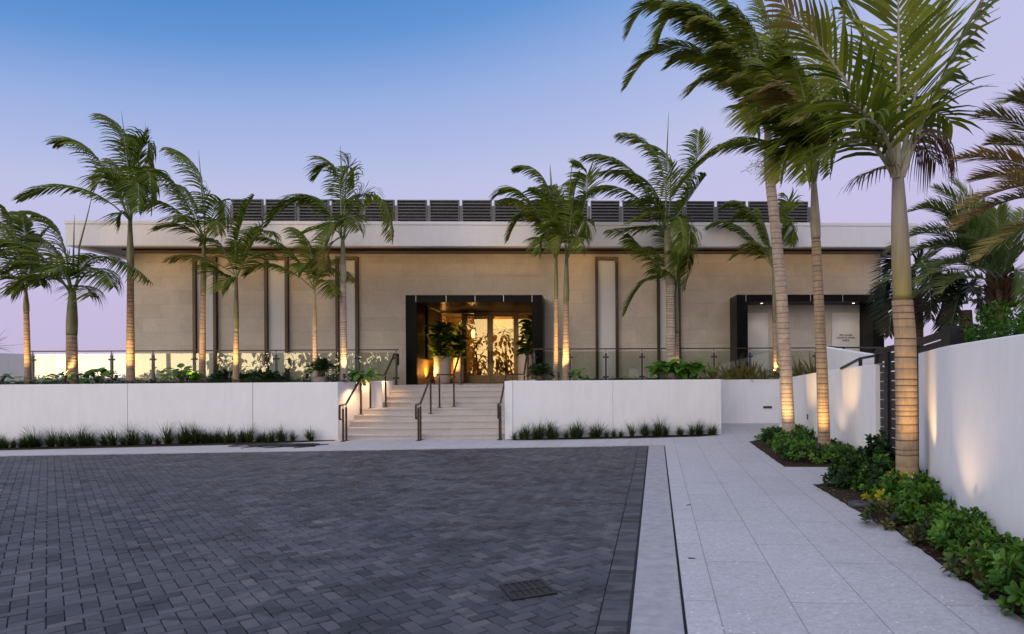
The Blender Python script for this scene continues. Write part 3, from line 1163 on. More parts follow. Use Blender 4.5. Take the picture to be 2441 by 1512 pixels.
def handrail(xl, xu, lab, y0=17.08, half=.0):
    """handrail that climbs both flights, stepping sideways across the landing"""
    t = thing('handrail', lab, 'handrail', (xl, y0, 0), 'bronze stair handrails')
    h = .97
    zl = RISE * 5 + h - .02
    zu = FLOOR + h
    yb0, yb1 = 17.28, 18.55
    yc0, yc1 = 19.16, 20.12
    path = [(xl, y0, .60), (xl, y0 - .2, .60), (xl, y0 - .235, .635), (xl, y0 - .235, h - .035), (xl, y0 - .2, h), (xl, yb0, h),
            (xl, yb1, zl), (xu, yc0, zl), (xu, yc1, zu), (xu, yc1 + .36, zu), (xu, yc1 + .40, zu - .04), (xu, yc1 + .40, zu - .30), (xu, yc1 + .36, zu - .34), (xu, yc1 + .2, zu - .34)]
    r = MB()
    for a, b in zip(path[:-1], path[1:]):
        r.sbar(a, b, .05, .032)
    for a in path[1:-1]:
        r.box(a[0] - .025, a[0] + .025, a[1] - .016, a[1] + .016, a[2] - .016, a[2] + .016)
    r.build('rail', MT['bronze'], t, bevel=.004)
    for x, y, z, top in ((xl, y0, .014, h), (xl, y0 + .22, .014, h + .03), (xl, 18.42, RISE * 4, zl - .1), (xl + (xu - xl) * .35, 18.75, RISE * 5, zl), (xu, 19.22, RISE * 5, zl + .05), (xu, yc1 + .2, FLOOR, zu), ):
        p = MB().box(x - .022, x + .022, y - .022, y + .022, z, top - .1).box(x - .008, x + .008, y - .008, y + .008, top - .1, top - .01)
        o = p.build('post', MT['bronze'], t, bevel=.003)
        MB().box(x - .06, x + .06, y - .05, y + .05, z, z + .015).build('base_plate', MT['bronze'], o)
    return t


hxl = at(817, 1050, z=0).x
handrail(-6.36, -5.92, 'bronze handrail against the left wall of the entrance steps')
handrail(-4.42, -3.93, 'bronze handrail in the middle of the entrance steps')
handrail(-2.31, -1.86, 'bronze handrail at the right end of the entrance steps')

# ================================================================== WALLS ON THE RIGHT
lwz = .165
lo = MB().box(RE.x + .02, 6.4, 20.05, 20.25, .0, 1.53)
o = lo.build('low_wall', MT['stucco'], loc=(5, 20.05, 0), bevel=.012)
tag(o, 'low white wall at the back of the alcove beneath the spiky plants', 'wall')
WM = [at(1857, 1026.7, z=0), at(1893, 1041, z=0), at(1948, 1063.5, z=0), at(2010, 1088.5, z=0), at(2069, 1112.8, z=0), at(2086, 1120.5, z=0)]
o = MB().wallstrip(WM, .25, -.05, [1.57, 1.63, 1.745, 1.83, 1.875, 1.885]).build('garden_wall', MT['stucco'], loc=(WM[2].x, WM[2].y, 0), bevel=.012)
tag(o, 'white garden wall with rising top behind the two tall palms', 'wall')
rp = [at(1952, 826, d=18.2), at(2092, 849, d=12.6)]
o = MB().wallstrip([rp[0], rp[1]], .2, 0, [rp[0].z, rp[1].z]).build('ramp_wall', MT['stucco'], loc=(rp[0].x, rp[0].y, 0), bevel=.01)
tag(o, 'white ramp wall with sloping top beyond the garden wall', 'wall')
t = thing('ramp_handrail', 'dark handrail bending up beside the white ramp wall', 'handrail', at(2051, 870, d=12.5))
hp = [at(2005, 879, d=13.4), at(2051, 855, d=12.4), at(2096, 846, d=11.8)]
r = MB()
r.sbar(hp[0], hp[1], .05, .04).sbar(hp[1], hp[2], .05, .04)
r.build('rail', MT['gate'], t)
MB().box(hp[1].x - .03, hp[1].x + .03, hp[1].y - .02, hp[1].y + .02, .9, hp[1].z - .02).build('post', MT['gate'], t)
t = thing('terrace_rail', 'dark rail along the far end of the terrace behind the ramp wall', 'handrail', at(2010, 860, d=19.5))
hp = [at(1952, 826, d=20.3), at(2014, 829, d=19.4), at(2100, 829, d=18.6)]
MB().sbar(hp[0], hp[1], .05, .045).sbar(hp[1], hp[2], .05, .045).build('rail', MT['gate'], t)
for q in (.3, .62, .95):
    p = hp[0].lerp(hp[1], q)
    MB().box(p.x - .025, p.x + .025, p.y - .025, p.y + .025, FLOOR, p.z - .02).build('post', MT['gate'], t)
WR = [at(2191, 1158, z=0), Vector((4.62, 8.55, 0)), Vector((4.2, 7.42, 0)), Vector((3.92, 6.4, 0)), Vector((3.68, 5.4, 0)), Vector((3.4, 4.0, 0)), Vector((3.1, 2.2, 0)), Vector((2.9, .2, 0)), Vector((2.8, -2, 0))]
# resample smoothly
WRs = []
for i in range(len(WR) - 1):
    p0, p1, p2, p3 = WR[max(i - 1, 0)], WR[i], WR[i + 1], WR[min(i + 2, len(WR) - 1)]
    for k in range(4):
        u = k / 4
        WRs.append(.5 * ((2 * p1) + (p2 - p0) * u + (2 * p0 - 5 * p1 + 4 * p2 - p3) * u * u + (3 * p1 - p0 - 3 * p2 + p3) * u ** 3))
WRs.append(WR[-1])
o = MB().wallstrip(WRs, .28, -.05, [2.03 + .03 * min(1, i / 16) for i in range(len(WRs))]).build('curved_wall', MT['stucco'], loc=(WR[1].x, WR[1].y, 0), bevel=.012)
tag(o, 'tall curved white wall beside the nearest palm on the right', 'wall')
# gate between the two walls
g = thing('gate', 'black slatted metal gate between the two white walls', 'gate', at(2095, 1116, z=0))
g0 = at(2092, 1118, z=0)
g1 = at(2183, 1150, d=10.15)
g1.z = 0
g2 = at(2262, 1000, d=8.85)
g2.z = 0


def slatleaf(p, q, za, zb, nsl, nm):
    d = (q - p).normalized()
    n = Vector((-d.y, d.x, 0))
    f = MB()
    f.sbar(p + Vector((0, 0, .06)), p + Vector((0, 0, za)), .07, .07)
    f.sbar(q + Vector((0, 0, .06)), q + Vector((0, 0, zb)), .07, .07)
    f.sbar(p + Vector((0, 0, za - .02)), q + Vector((0, 0, zb - .02)), .06, .1)
    f.sbar(p + Vector((0, 0, .1)), q + Vector((0, 0, .1)), .06, .08)
    m_ = (p + q) / 2
    for k in range(nsl):
        u0 = (k + .04) / nsl
        u1 = (k + .93) / nsl
        A = p + d * .035
        B = q - d * .035
        za0, za1 = .14 + (za - .22) * u0, .14 + (za - .22) * u1
        zb0, zb1 = .14 + (zb - .22) * u0, .14 + (zb - .22) * u1
        v = [A + Vector((0, 0, za0)), B + Vector((0, 0, zb0)), B + Vector((0, 0, zb1)), A + Vector((0, 0, za1))]
        v2 = [x + n * .025 for x in v]
        f.add(v + v2, [(0, 1, 2, 3), (7, 6, 5, 4), (0, 4, 5, 1), (1, 5, 6, 2), (2, 6, 7, 3), (3, 7, 4, 0)])
    return f.build(nm, MT['gate'], g, bevel=.004)


gm_ = g0.lerp(g1, .3)
slatleaf(g0, gm_ - (g1 - g0).normalized() * .04, 2.13, 2.15, 12, 'gate_panel')
lf = slatleaf(gm_ + (g1 - g0).normalized() * .04, g1, 2.16, 2.2, 12, 'gate_leaf')
slatleaf(g1 + (g2 - g1).normalized() * .05, g2, 2.21, 2.30, 12, 'gate_panel')
for z in (1.88, .42):
    p = gm_ + Vector((-.06, 0, z))
    MB().tube([p - Vector((0, 0, .05)), p + Vector((0, 0, .05))], .03, 10).box(p.x - .09, p.x, p.y - .03, p.y + .03, p.z - .02, p.z + .02).build('latch', MT['steel'], lf)
e_ = g2 + (g2 - g1).normalized() * .12
MB().box(e_.x - .1, e_.x + .1, e_.y - .1, e_.y + .1, 0, 2.36).build('gate_post', MT['gate'], g, bevel=.005)
# wall at the far left end of the terrace
a, b = at(-160, 860, d=20.6), at(134, 860, d=24.6)
o = MB().wallstrip([Vector((a.x, a.y, 0)), Vector((b.x, b.y, 0))], .25, 0, 2.58).build('terrace_wall', MT['stuccow'], loc=(b.x, b.y, 0))
tag(o, 'grey white wall closing the far left end of the terrace', 'wall')

# plates and small fittings
p = at(1829.5, 971, Y=20.05)
t = thing('wall_vent', 'small dark bronze vent plate on the low white wall', 'vent', (p.x, 20.05, p.z))
MB().box(p.x - .135, p.x + .135, 20.03, 20.05, p.z - .035, p.z + .035).build('frame', MT['bronze'], t, bevel=.004)
v = MB()
for k in range(7):
    x = p.x - .1 + k * .033
    v.box(x - .006, x + .006, 20.024, 20.03, p.z - .022, p.z + .022)
v.build('fin', MT['brass'], t)
q = at(1928, 985, z=.74)
q = WM[1].lerp(WM[2], .63)
p = Vector((q.x - .012, q.y, .63))
t = thing('outlet_cover', 'small grey outlet cover on the white wall between the two tall palms', 'outlet', p)
d = (WM[2] - WM[1]).normalized()
o = MB().wallstrip([(p.x - d.x * .05, p.y - d.y * .05), (p.x + d.x * .05, p.y + d.y * .05)], .03, .565, .70).build('cover', MT['metal'], t, bevel=.006)
MB().wallstrip([(p.x - .012 - d.x * .025, p.y - d.y * .025), (p.x - .012 + d.x * .025, p.y + d.y * .025)], .012, .59, .67).build('flap', MT['steel'], t)

# drain grate
gc = [at(x, y, z=0) for x, y in ((1180, 1400), (1276, 1386.6), (1328.5, 1413.7), (1245.6, 1427.6))]
cc = sum(gc, Vector()) / 4
gx = ((gc[1] - gc[0]) + (gc[2] - gc[3])).normalized()
gy = Vector((-gx.y, gx.x, 0))
t = thing('drain_grate', 'rusty slotted drain grate set in the dark pavers', 'drain', (cc.x, cc.y, 0))
hw, hl = .185, .20
f = MB()
Z0, Z1 = .006, .015


def gq(a, b):
    return cc + gx * a + gy * b


def gbar(a0, a1, b0, b1, z0=Z0, z1=Z1):
    f.prism([gq(a0, b0), gq(a1, b0), gq(a1, b1), gq(a0, b1)], z0, z1)


gbar(-hw, hw, -hl, -hl + .03)
gbar(-hw, hw, hl - .03, hl)
gbar(-hw, -hw + .03, -hl + .03, hl - .03)
gbar(hw - .03, hw, -hl + .03, hl - .03)
gbar(-hw + .03, hw - .03, -.02, .02)
for k in range(1, 6):
    x = -hw + .03 + (2 * hw - .06) * k / 6
    gbar(x - .011, x + .011, -hl + .03, -.02)
    gbar(x - .011, x + .011, .02, hl - .03)
f.build('grate', MT['iron'], t, bevel=.003)
f = MB()
f.prism([gq(-hw, -hl), gq(hw, -hl), gq(hw, hl), gq(-hw, hl)], -.05, .0065)
f.build('pit', MT['cable'], t)  # dark sheet over the pavers, stands for the shade beneath the slots
# coil of dark cable lying on the pavement
cb = MB()
rc = random.Random(5)
c0 = at(665, 1065.5, z=0)
pts = []
for k in range(150):
    a = k * .42
    rr = .25 + .35 * abs(math.sin(k * .11)) + rc.uniform(-.06, .06)
    pts.append((c0.x + 1.35 * rr * math.cos(a) + .35 * math.sin(k * .07), c0.y + .35 * rr * math.sin(a), .024 + .03 * abs(math.sin(k * .37)) + rc.uniform(0, .01)))
pts = [tuple(at(575, 1069, z=.02)), tuple(at(610, 1064, z=.02)), tuple(at(640, 1068, z=.02))] + pts + [tuple(at(735, 1062, z=.02)), tuple(at(752, 1064.5, z=.02)), tuple(at(700, 1068, z=.02))]
cb.tube(pts, .011, 6)
o = cb.build('cable', MT['cable'], loc=(c0.x, c0.y, 0))
tag(o, 'tangled black cable lying on the pavement below the left planter', 'cable')
# a twig on the slabs
for (x0, y0, x1, y1, lab) in ((1637, 1204.5, 1647, 1202.5, 'short dark twig on the slabs nearer the kerb end'), (1641, 1330.5, 1658, 1331.5, 'thin dark twig on the slabs near the bottom')):
    a, b = at(x0, y0, z=.02), at(x1, y1, z=.022)
    o = MB().tube([a, a.lerp(b, .55) + Vector((0, .004, 0)), b], [.005, .005, .003], 6).build('twig', MT['bark'], loc=a)
    tag(o, lab, 'twig', 'fallen twigs')
# ================================================================== PLANTS
def bez(a, m, b, t):
    c = m * 2 - (a + b) * .5
    return a * (1 - t) ** 2 + c * (2 * t * (1 - t)) + b * t * t


def frond(mb, rb, a, m, b, n, L, wd, rg, wind=(-.35, 0, .02), droop=.55, dry=0., drytip=0., start=.16, fw=.75, r0=.018, lift=.25, seg=4, tone=.5, keep=1.0, plum=0.):
    """one feather leaf: stalk into rb, leaflets into mb"""
    N = 14
    P = [bez(a, m, b, i / N) for i in range(N + 1)]
    rb.tube(P, [r0 * (1 - .85 * (i / N) ** .8) for i in range(N + 1)], 5)
    wv = Vector(wind)
    up = Vector((0, 0, 1))
    jit = rg.uniform(-.12, .12)
    for i in range(n):
        u = (i + .5) / n
        t = start + (1 - start) * u
        p = bez(a, m, b, t)
        T = (bez(a, m, b, min(1, t + .02)) - bez(a, m, b, max(0, t - .02))).normalized()
        S = T.cross(up)
        if S.length < .15:
            S = T.cross(Vector((0, -1, 0)))
        S.normalize()
        Nn = S.cross(T).normalized()
        prof = .45 + .62 * math.sin(PI * min(1, .12 + u * .78)) - .35 * max(0, u - .8) / .2
        for sd in (-1, 1):
            if rg.random() > keep:
                continue
            ln = L * prof * rg.uniform(.82, 1.12)
            f = fw + .55 * u + rg.uniform(-.08, .08)
            d = (S * sd + T * f + wv * .35 + Nn * (lift + jit + rg.uniform(-.11, .11) * (1 + 5 * plum))).normalized()
            k = dry + (1 - dry) * drytip * max(0, (u - .58) / .42) ** 1.0
            dv = min(1, max(0, k + rg.uniform(-.15, .15) * (k > .02)))
            tn = min(1, max(0, tone + rg.gauss(0, .2)))
            q = Vector(p)
            step = ln / seg
            pts = [Vector(q)]
            dirs = [d]
            dr = droop * rg.uniform(.85, 1.15)
            for s in range(seg):
                d = (d + Vector((0, 0, -1)) * dr * ((s + 1) / seg) * .62 + wv * .5 * rg.uniform(.8, 1.15) * ((s + .6) / seg)).normalized()
                q = q + d * step
                pts.append(Vector(q))
                dirs.append(d)
            tw = rg.uniform(-.28, .28)
            vs, fs = [], []
            ws = [.45, 1.0, .9, .6, .12] if seg == 4 else [.5, 1, .75, .12]
            for s in range(seg + 1):
                dd = dirs[s]
                w_ = T - dd * T.dot(dd)
                if w_.length < .05:
                    w_ = Nn
                w_.normalize()
                x_ = dd.cross(w_)
                w_ = (w_ * math.cos(tw) + x_ * math.sin(tw)) * (wd * .5 * ws[s])
                vs += [pts[s] - w_, pts[s] + w_]
            for s in range(seg):
                fs.append((2 * s, 2 * s + 1, 2 * s + 3, 2 * s + 2))
            mb.add(vs, fs, tn, dv)


def trunk_mesh(mb, P, rs, pitch, rg, flare=1.35, seg=16):
    """ringed trunk along a polyline: small steps and dark scars at every ring"""
    L = [0]
    for a, b in zip(P[:-1], P[1:]):
        L.append(L[-1] + (b - a).length)
    tot = L[-1]

    def along(s):
        for i in range(len(P) - 1):
            if s <= L[i + 1] or i == len(P) - 2:
                u = (s - L[i]) / max(1e-6, L[i + 1] - L[i])
                return P[i].lerp(P[i + 1], u), rs[i] + (rs[i + 1] - rs[i]) * u
    s = 0
    rings = []
    while s < tot:
        c, r = along(s)
        fl = 1 + (flare - 1) * max(0, 1 - s / .45) ** 2
        step = pitch * rg.uniform(.6, 1.3) * (.8 + .4 * math.sin(s * 1.7 + P[0].x) ** 2)
        rings.append((s, r * fl * 1.0, 0))
        e = min(tot, s + step - .019)
        c2, r2 = along(e)
        fl2 = 1 + (flare - 1) * max(0, 1 - e / .45) ** 2
        rings.append((e, r2 * fl2 * 1.0, 1))
        rings.append((min(tot, e + .005), r2 * fl2 * .972, 1))
        s = e + .019
    rings.append((tot, rs[-1], 0))
    vs, fs, n = [], [], len(rings)
    tone, dryv = [], []
    wob = [rg.uniform(-1, 1) for _ in range(seg)]
    for s, r, _ in rings:
        c, _r = along(s)
        for k in range(seg):
            a = 2 * PI * k / seg
            rr = r * (1 + .018 * wob[k] * math.sin(s * 3 + k))
            dzk = .004 * math.sin(a * 1 + s * 2.3)
            vs.append((c.x + rr * math.cos(a), c.y + rr * math.sin(a), c.z + dzk))
    base = len(mb.v)
    for i in range(n - 1):
        dk = (rg.uniform(.35, 1.0) if rings[i][0] > .5 else rg.uniform(.05, .3)) if rings[i][2] else 0.0
        for k in range(seg):
            l = (k + 1) % seg
            mb.v_f = None
            fs.append(((i * seg + k, i * seg + l, (i + 1) * seg + l, (i + 1) * seg + k), dk))
    mb.v += vs
    for q, dk in fs:
        mb.f.append(tuple(base + i for i in q))
        mb.t.append(.5)
        mb.k.append(dk)
    mb.f.append(tuple(base + (n - 1) * seg + k for k in range(seg)))
    mb.t.append(.5)
    mb.k.append(0)


def uplight(x, y, z, aim, watt, lab, size=55, col=(1, .60, .235), group='palm uplights', boost=4.5):
    t = thing('uplight', lab, 'uplight', (x, y, z), group)
    a = (Vector(aim) - Vector((x, y, z + .1))).normalized()
    MB().tube([Vector((x, y, z - (.3 if z < 1.42 or z > 1.5 else .03))), Vector((x, y, z + .05))], .012, 8).build('stake', MT['gate'], t)
    c = Vector((x, y, z + .08))
    MB().tube([c - a * .06, c + a * .035, c + a * .04, c + a * .055], [.032, .036, .042, .042], 12).build('lamp_head', MT['gate'], t)
    l = bpy.data.lights.new('uplight_lamp', 'SPOT')
    l.energy = watt * boost
    l.color = col
    l.spot_size = R(size)
    l.spot_blend = 1
    l.shadow_soft_size = .03
    o = bpy.data.objects.new('uplight_lamp', l)
    C.objects.link(o)
    o.parent = t
    o.location = c + a * .075 - wloc(t)
    o.rotation_euler = (-a).to_track_quat('Z', 'Y').to_euler()
    return t


GPALM = 'royal palms around the entrance court'


def palm(lab, Y, base, wpx, crown, shaft_bot, fronds, spear=None, n=40, L=.5, wd=.043, mat='palm', trunkpts=(), seed=1, tmat='trunk', smat='shaft', rmat='rachisg',
         zb=None, light=14, wind=(-.85, 0, .0), droop=.8, bulge=1.15, lightoff=(.12, -.85), sticks=(), pitch=.105, extra=0, taper=.72, shw=.95, xsticks=(), rk=.22, lsize=74, laim=1.3):
    """base, crown, shaft_bot and frond points are photograph positions on this palm's own depth plane"""
    rg = random.Random(seed)
    zb_ = zb if zb is not None else 1.47
    b = at(base[0], base[1], Y=Y)
    c = at(crown[0], crown[1], Y=Y)
    k = abs(at(base[0] + 100, base[1], Y=Y).x - b.x) / 100     # metres per pixel at this distance
    b.z = zb_
    t = thing('royal_palm', lab, 'palm tree', (b.x, b.y, zb_), GPALM)
    sb = at(shaft_bot[0], shaft_bot[1], Y=Y)
    P = [b - Vector((0, 0, .06))] + [at(x, y, Y=Y) for x, y in trunkpts] + [sb]
    r0 = wpx * k / 2
    rs = [r0 * (1 - (1 - taper) * i / (len(P) - 1)) for i in range(len(P))]
    m = MB()
    trunk_mesh(m, P, rs, pitch, rg)
    m.build('trunk', MT[tmat], t, smooth=True)
    ax = (c - sb)
    prof = [(0, 1.0), (.06, bulge), (.3, bulge * 1.02), (.6, .92), (.85, .72), (1.0, .6)]
    m = MB()
    m.tube([sb + ax * u for u, f in prof], [rs[-1] * shw * f for u, f in prof], 16)
    m.build('crownshaft', MT[smat], t, smooth=True)
    fill = 0
    for fi, fd in enumerate(fronds):
        if Y > 17 and abs(fd[2]) >= .8:
            fill += 1
            if fill % 2 == 0:
                continue
        (mx, my), (tx, ty), dd = fd[0], fd[1], fd[2]
        o = fd[3] if len(fd) > 3 else {}
        mm = at(mx, my, Y=Y - dd * .55)
        tp = at(tx, ty, Y=Y - dd)
        cb = c + Vector((0, 0, rg.uniform(-.1, .02))) + Vector((mm.x - c.x, mm.y - c.y, 0)).normalized() * rs[-1] * .4
        mb, rb = MB(), MB()
        ln = (mm - cb).length + (tp - mm).length
        nn = max(12, int(n * o.get('n', 1) * min(1.25, ln / (2.0 * (1 if L < .7 else 1.4)))))
        frond(mb, rb, cb, mm, tp, nn, L * 1.25 * o.get('L', 1), wd * o.get('w', 1), rg, wind=o.get('wind', wind), droop=o.get('droop', droop) * rg.uniform(.8, 1.2),
              dry=o.get('dry', 0), drytip=o.get('dt', rg.choice((0, 0, .25))), r0=max(.012, r0 * rk), start=o.get('start', .17), lift=o.get('lift', .22), tone=o.get('tone', rg.uniform(.3, .6)), keep=o.get('keep', .97))
        fo = mb.build('frond', MT[o.get('mat', mat)], t)
        if o.get('dry', 0) > .6:
            fo['label'] = 'dry brown frond'
        rb.build('stalk', MT[rmat], fo)
    if spear:
        a_, b_ = at(spear[0][0], spear[0][1], Y=Y), at(spear[1][0], spear[1][1], Y=Y)
        MB().tube([a_, a_.lerp(b_, .4), a_.lerp(b_, .8), b_], [.026, .02, .010, .003], 6).build('spear_leaf', MT['rachisg'], t)
    if light:
        ly = b.y + lightoff[1]
        if zb_ > 1 and Y < 20:
            wy = (L0 + ld * ((b.x - L0.x) / ld.x)).y if b.x < LC.x + .3 else (RC + rd * ((b.x - RC.x) / rd.x)).y
            ly = max(ly, wy + .42)
        uplight(b.x + lightoff[0], ly, zb_ + (.17 if zb_ > 1 else .24), (b.x, b.y + .0, zb_ + laim), light, 'uplight below the ' + lab, lsize, boost=13)
    return t


F = lambda *a, **k: (a[0], a[1], a[2] if len(a) > 2 else 0, k)
PL = []
palm('thin royal palm at the far left end of the planter', 17.6, (67, 915), 14, (61.5, 692), (63, 745), [
    F((38, 569), (14, 503), .3), F((61, 569), (50, 508), -.3), F((19, 607), (-19, 598), .2), F((20, 560), (-30, 520), -.5), F((38, 664), (-2, 640), .5),
    F((80, 600), (95, 560), -.4), F((48, 680), (28, 700), .7), F((84, 655), (98, 680), .8), F((45, 610), (30, 620), 1.1), F((75, 630), (84, 600), -1)],
    seed=1, L=.45, taper=.8)
palm('stocky royal palm with a wide green shaft second from the left', 17.3, (172, 912), 26, (172.7, 690), (171, 800), [
    F((142, 560), (83, 510), .2), F((85, 598), (9, 579), .3), F((94, 631), (19, 650), .6), F((104, 658), (33, 692), .9), F((132, 678), (109, 712), 1.2),
    F((236, 612), (357, 669), .3), F((228, 640), (272, 684), 1.0), F((183, 560), (205, 628), -.9), F((200, 682), (214, 706), 1.0), F((130, 600), (80, 560), -.6),
    F((165, 590), (120, 540), -.8), F((155, 640), (128, 648), 1.4), F((215, 600), (240, 640), -1.0)], spear=((174, 655), (177.5, 512)), seed=2, L=.55, taper=.85, bulge=1.05, shw=1.0)
palm('tallest royal palm of the left planter standing before the building corner', 17.8, (311, 908), 19, (310, 520), (311, 640), [
    F((180, 446), (45, 475), .3, dt=.2), F((218, 361), (132, 342), 0), F((304, 352), (246, 274), -.2, wind=(-.8, 0, 0)), F((340, 350), (368, 398), -.2), F((350, 409), (360, 503), .6),
    F((265, 428), (227, 451), .9), F((289, 508), (277, 527), .5, n=.6), F((331, 484), (350, 520), .9), F((326, 437), (331, 505), 1.5), F((330, 400), (345, 370), -1.2),
    F((290, 440), (262, 380), -1.0), F((320, 380), (335, 330), -.6), F((286, 455), (255, 470), 1.2)], spear=((310, 440), (289.5, 264)), seed=3, L=.52)
palm('slender royal palm with olive shaft fourth from the left', 18.2, (481.6, 905), 16, (487, 567), (484, 705), [
    F((476, 420), (402, 352), -.1, wind=(-.9, 0, 0)), F((416, 437), (350, 404), .2), F((411, 494), (355, 496), .5), F((435, 541), (388, 541), .8), F((525, 480), (542, 541), .2),
    F((511, 522), (522, 560), .6), F((473, 522), (466, 580), 1.2), F((450, 470), (420, 440), -.9), F((505, 470), (520, 455), -1.0), F((450, 520), (415, 520), 1.2), F((490, 470), (470, 420), -.8)],
    spear=((487, 522), (473, 357)), seed=4, L=.5)
palm('short royal palm with one upright young frond in the left planter', 18.0, (562, 905), 15, (563, 656), (563, 790), [
    F((567, 565), (606, 466), -.1, n=1.1, L=.6), F((520, 579), (480, 575), -.3), F((478, 612), (412, 618), .3, dry=.55), F((530, 655), (497, 630), .9), F((605, 565), (650, 560), .3),
    F((598, 590), (625, 540), -.6), F((577, 630), (596, 575), .8), F((544, 664), (528, 690), .9), F((545, 600), (520, 560), -.9), F((590, 620), (640, 600), .9), F((550, 610), (522, 640), 1.3)],
    spear=((563, 600), (556, 545)), seed=5, L=.45)
palm('short royal palm behind the potted cycad', 18.8, (752, 905), 13, (749, 685), (750, 785), [
    F((659, 632), (590, 655), .2), F((737, 586), (698, 542), -.3), F((684, 591), (601, 566), .1), F((800, 645), (844, 669), .4, dry=.35), F((781, 669), (800, 705), .9),
    F((718, 664), (703, 690), .8), F((766, 625), (781, 547), -.5), F((735, 630), (712, 650), 1.3), F((700, 610), (660, 590), .9), F((770, 640), (790, 620), -1), F((720, 600), (650, 580), -.9)],
    seed=6, L=.46, tmat='trunkp', smat='shaftp')
palm('tall ringed royal palm at the left corner of the entrance steps', 18.2, (819.7, 911), 18, (817, 564), (818, 672), [
    F((800, 404), (752, 426), 0), F((828, 410), (845, 440), -.2), F((735, 470), (636, 540), .1), F((766, 479), (712, 479), -.5), F((902, 476), (934, 572), .1, dt=.4),
    F((786, 590), (781, 640), .4, dry=.6), F((834, 518), (858, 548), .9), F((815, 518), (824, 576), 1.4), F((776, 542), (720, 560), .9), F((790, 470), (768, 440), -.9),
    F((850, 480), (885, 470), -.7), F((800, 530), (775, 575), 1.3), F((860, 500), (900, 520), .9)], spear=((815, 430), (811, 346)), seed=7, L=.52, tmat='trunkp', smat='shaftp', pitch=.06)
palm('left one of the royal palm pair beside the entrance', 18.8, (1325, 905), 13, (1326, 612), (1325.5, 712), [
    F((1304, 440), (1227, 402), -.1, wind=(-.7, 0, 0)), F((1251, 466), (1176, 474), .1), F((1265, 512), (1212, 572), .4, dt=.3), F((1295, 567), (1285, 605), .9), F((1324, 490), (1314, 445), -.5),
    F((1343, 530), (1353, 500), -.4), F((1261, 494), (1193, 484), -.4), F((1290, 540), (1260, 575), 1.0, dt=.5), F((1310, 500), (1270, 450), .8), F((1280, 520), (1225, 530), .9), F((1330, 560), (1325, 600), 1.3)],
    spear=((1314, 440), (1311, 390)), seed=8, L=.48)
palm('right one of the royal palm pair beside the entrance', 18.4, (1349, 905), 18, (1350.6, 612), (1349.5, 725), [
    F((1400, 450), (1375, 389), -.1, wind=(-.7, 0, .1)), F((1390, 528), (1398, 565), .2), F((1373, 566), (1388, 595), .8), F((1334, 542), (1295, 552), .4), F((1358, 552), (1348, 596), 1.3),
    F((1376, 500), (1392, 470), -.8), F((1345, 500), (1322, 460), -.7), F((1370, 540), (1384, 590), .9), F((1366, 480), (1380, 430), -.3)], spear=((1356, 474), (1364, 383)), seed=9, L=.48)
palm('thick royal palm behind the bright green leaves right of the entrance', 19.3, (1600, 905), 23, (1589, 545), (1597, 680), [
    F((1567, 375), (1474, 322), -.1, wind=(-.7, 0, .1)), F((1503, 405), (1392, 375), .2), F((1494, 455), (1402, 460), -.4), F((1542, 542), (1450, 549), .6), F((1649, 440), (1665, 312), -.2, wind=(-.8, 0, .15)),
    F((1645, 470), (1682, 420), .3), F((1639, 540), (1640, 600), .8), F((1600, 480), (1596, 560), 1.4), F((1596, 400), (1560, 350), -.7), F((1560, 480), (1510, 490), .9),
    F((1575, 440), (1530, 400), -.8), F((1620, 520), (1628, 600), 1.2), F((1610, 440), (1620, 400), -.9), F((1540, 430), (1430, 410), -.3), F((1560, 510), (1500, 530), 1.1)],
    spear=((1588, 410), (1594, 266)), seed=10, L=.58, taper=.85, tmat='trunkp', pitch=.075, smat='shaftp', zb=1.47)
palm('thinner royal palm leaning on the thick one right of the entrance', 19.6, (1612, 905), 17, (1612, 672), (1612, 795), [
    F((1542, 605), (1500, 560), .4), F((1547, 664), (1490, 748), .4), F((1620, 600), (1611, 650), 1.0), F((1640, 600), (1634, 690), .5), F((1580, 620), (1555, 590), -.4),
    F((1595, 580), (1575, 540), -.6), F((1630, 640), (1622, 715), .9), F((1590, 650), (1560, 640), 1.1)], seed=11, L=.48, light=14)
palm('slim royal palm among the spiky plants by the service doors', 20.27, (1849, 905), 12, (1844, 634), (1846, 770), [
    F((1787, 505), (1728, 496), 0), F((1760, 540), (1692, 539), .2), F((1796, 596), (1750, 612), .1), F((1876, 525), (1872, 464), -.2), F((1882, 540), (1890, 585), .1),
    F((1810, 530), (1760, 515), -.3), F((1830, 560), (1810, 500), -.2), F((1815, 590), (1785, 580), .2), F((1862, 560), (1882, 500), -.3)], seed=12, L=.5, zb=1.45, lightoff=(-.06, -.16), light=8)
palm('tall pale royal palm standing nearest the alcove on the right', 15.4, (1882, 1046), 30, (1829, 300), (1836, 432), [
    F((1640, 112), (1493, 208), .2), F((1624, 20), (1496, 84), -.2), F((1660, 45), (1568, 106), .5), F((1740, 180), (1641, 226), .8), F((1787, 247), (1804, 318), 1.1, dt=.4),
    F((1760, 60), (1700, -30), -.4), F((1840, 120), (1810, -20), -.5), F((1700, 150), (1600, 150), -.6), F((1860, 150), (1880, 20), -.6), F((1800, 110), (1740, 20), .4),
    F((1740, 100), (1650, 60), .7, dt=.5), F((1870, 240), (1900, 300), .8), F((1720, 70), (1590, 20), .4), F((1850, 180), (1890, 110), .9), F((1800, 200), (1740, 190), 1.4, dt=.5),
    F((1760, 150), (1690, 130), 1.1)], n=58, L=.6, wd=.042, trunkpts=((1872, 860), (1862, 690), (1850, 560)), seed=13, tmat='trunkp', smat='shaftp', zb=.03, light=11, lightoff=(-.42, -.75),
    mat='palmnear', taper=.78, droop=.7, pitch=.13, spear=((1838, 160), (1843, 0)))
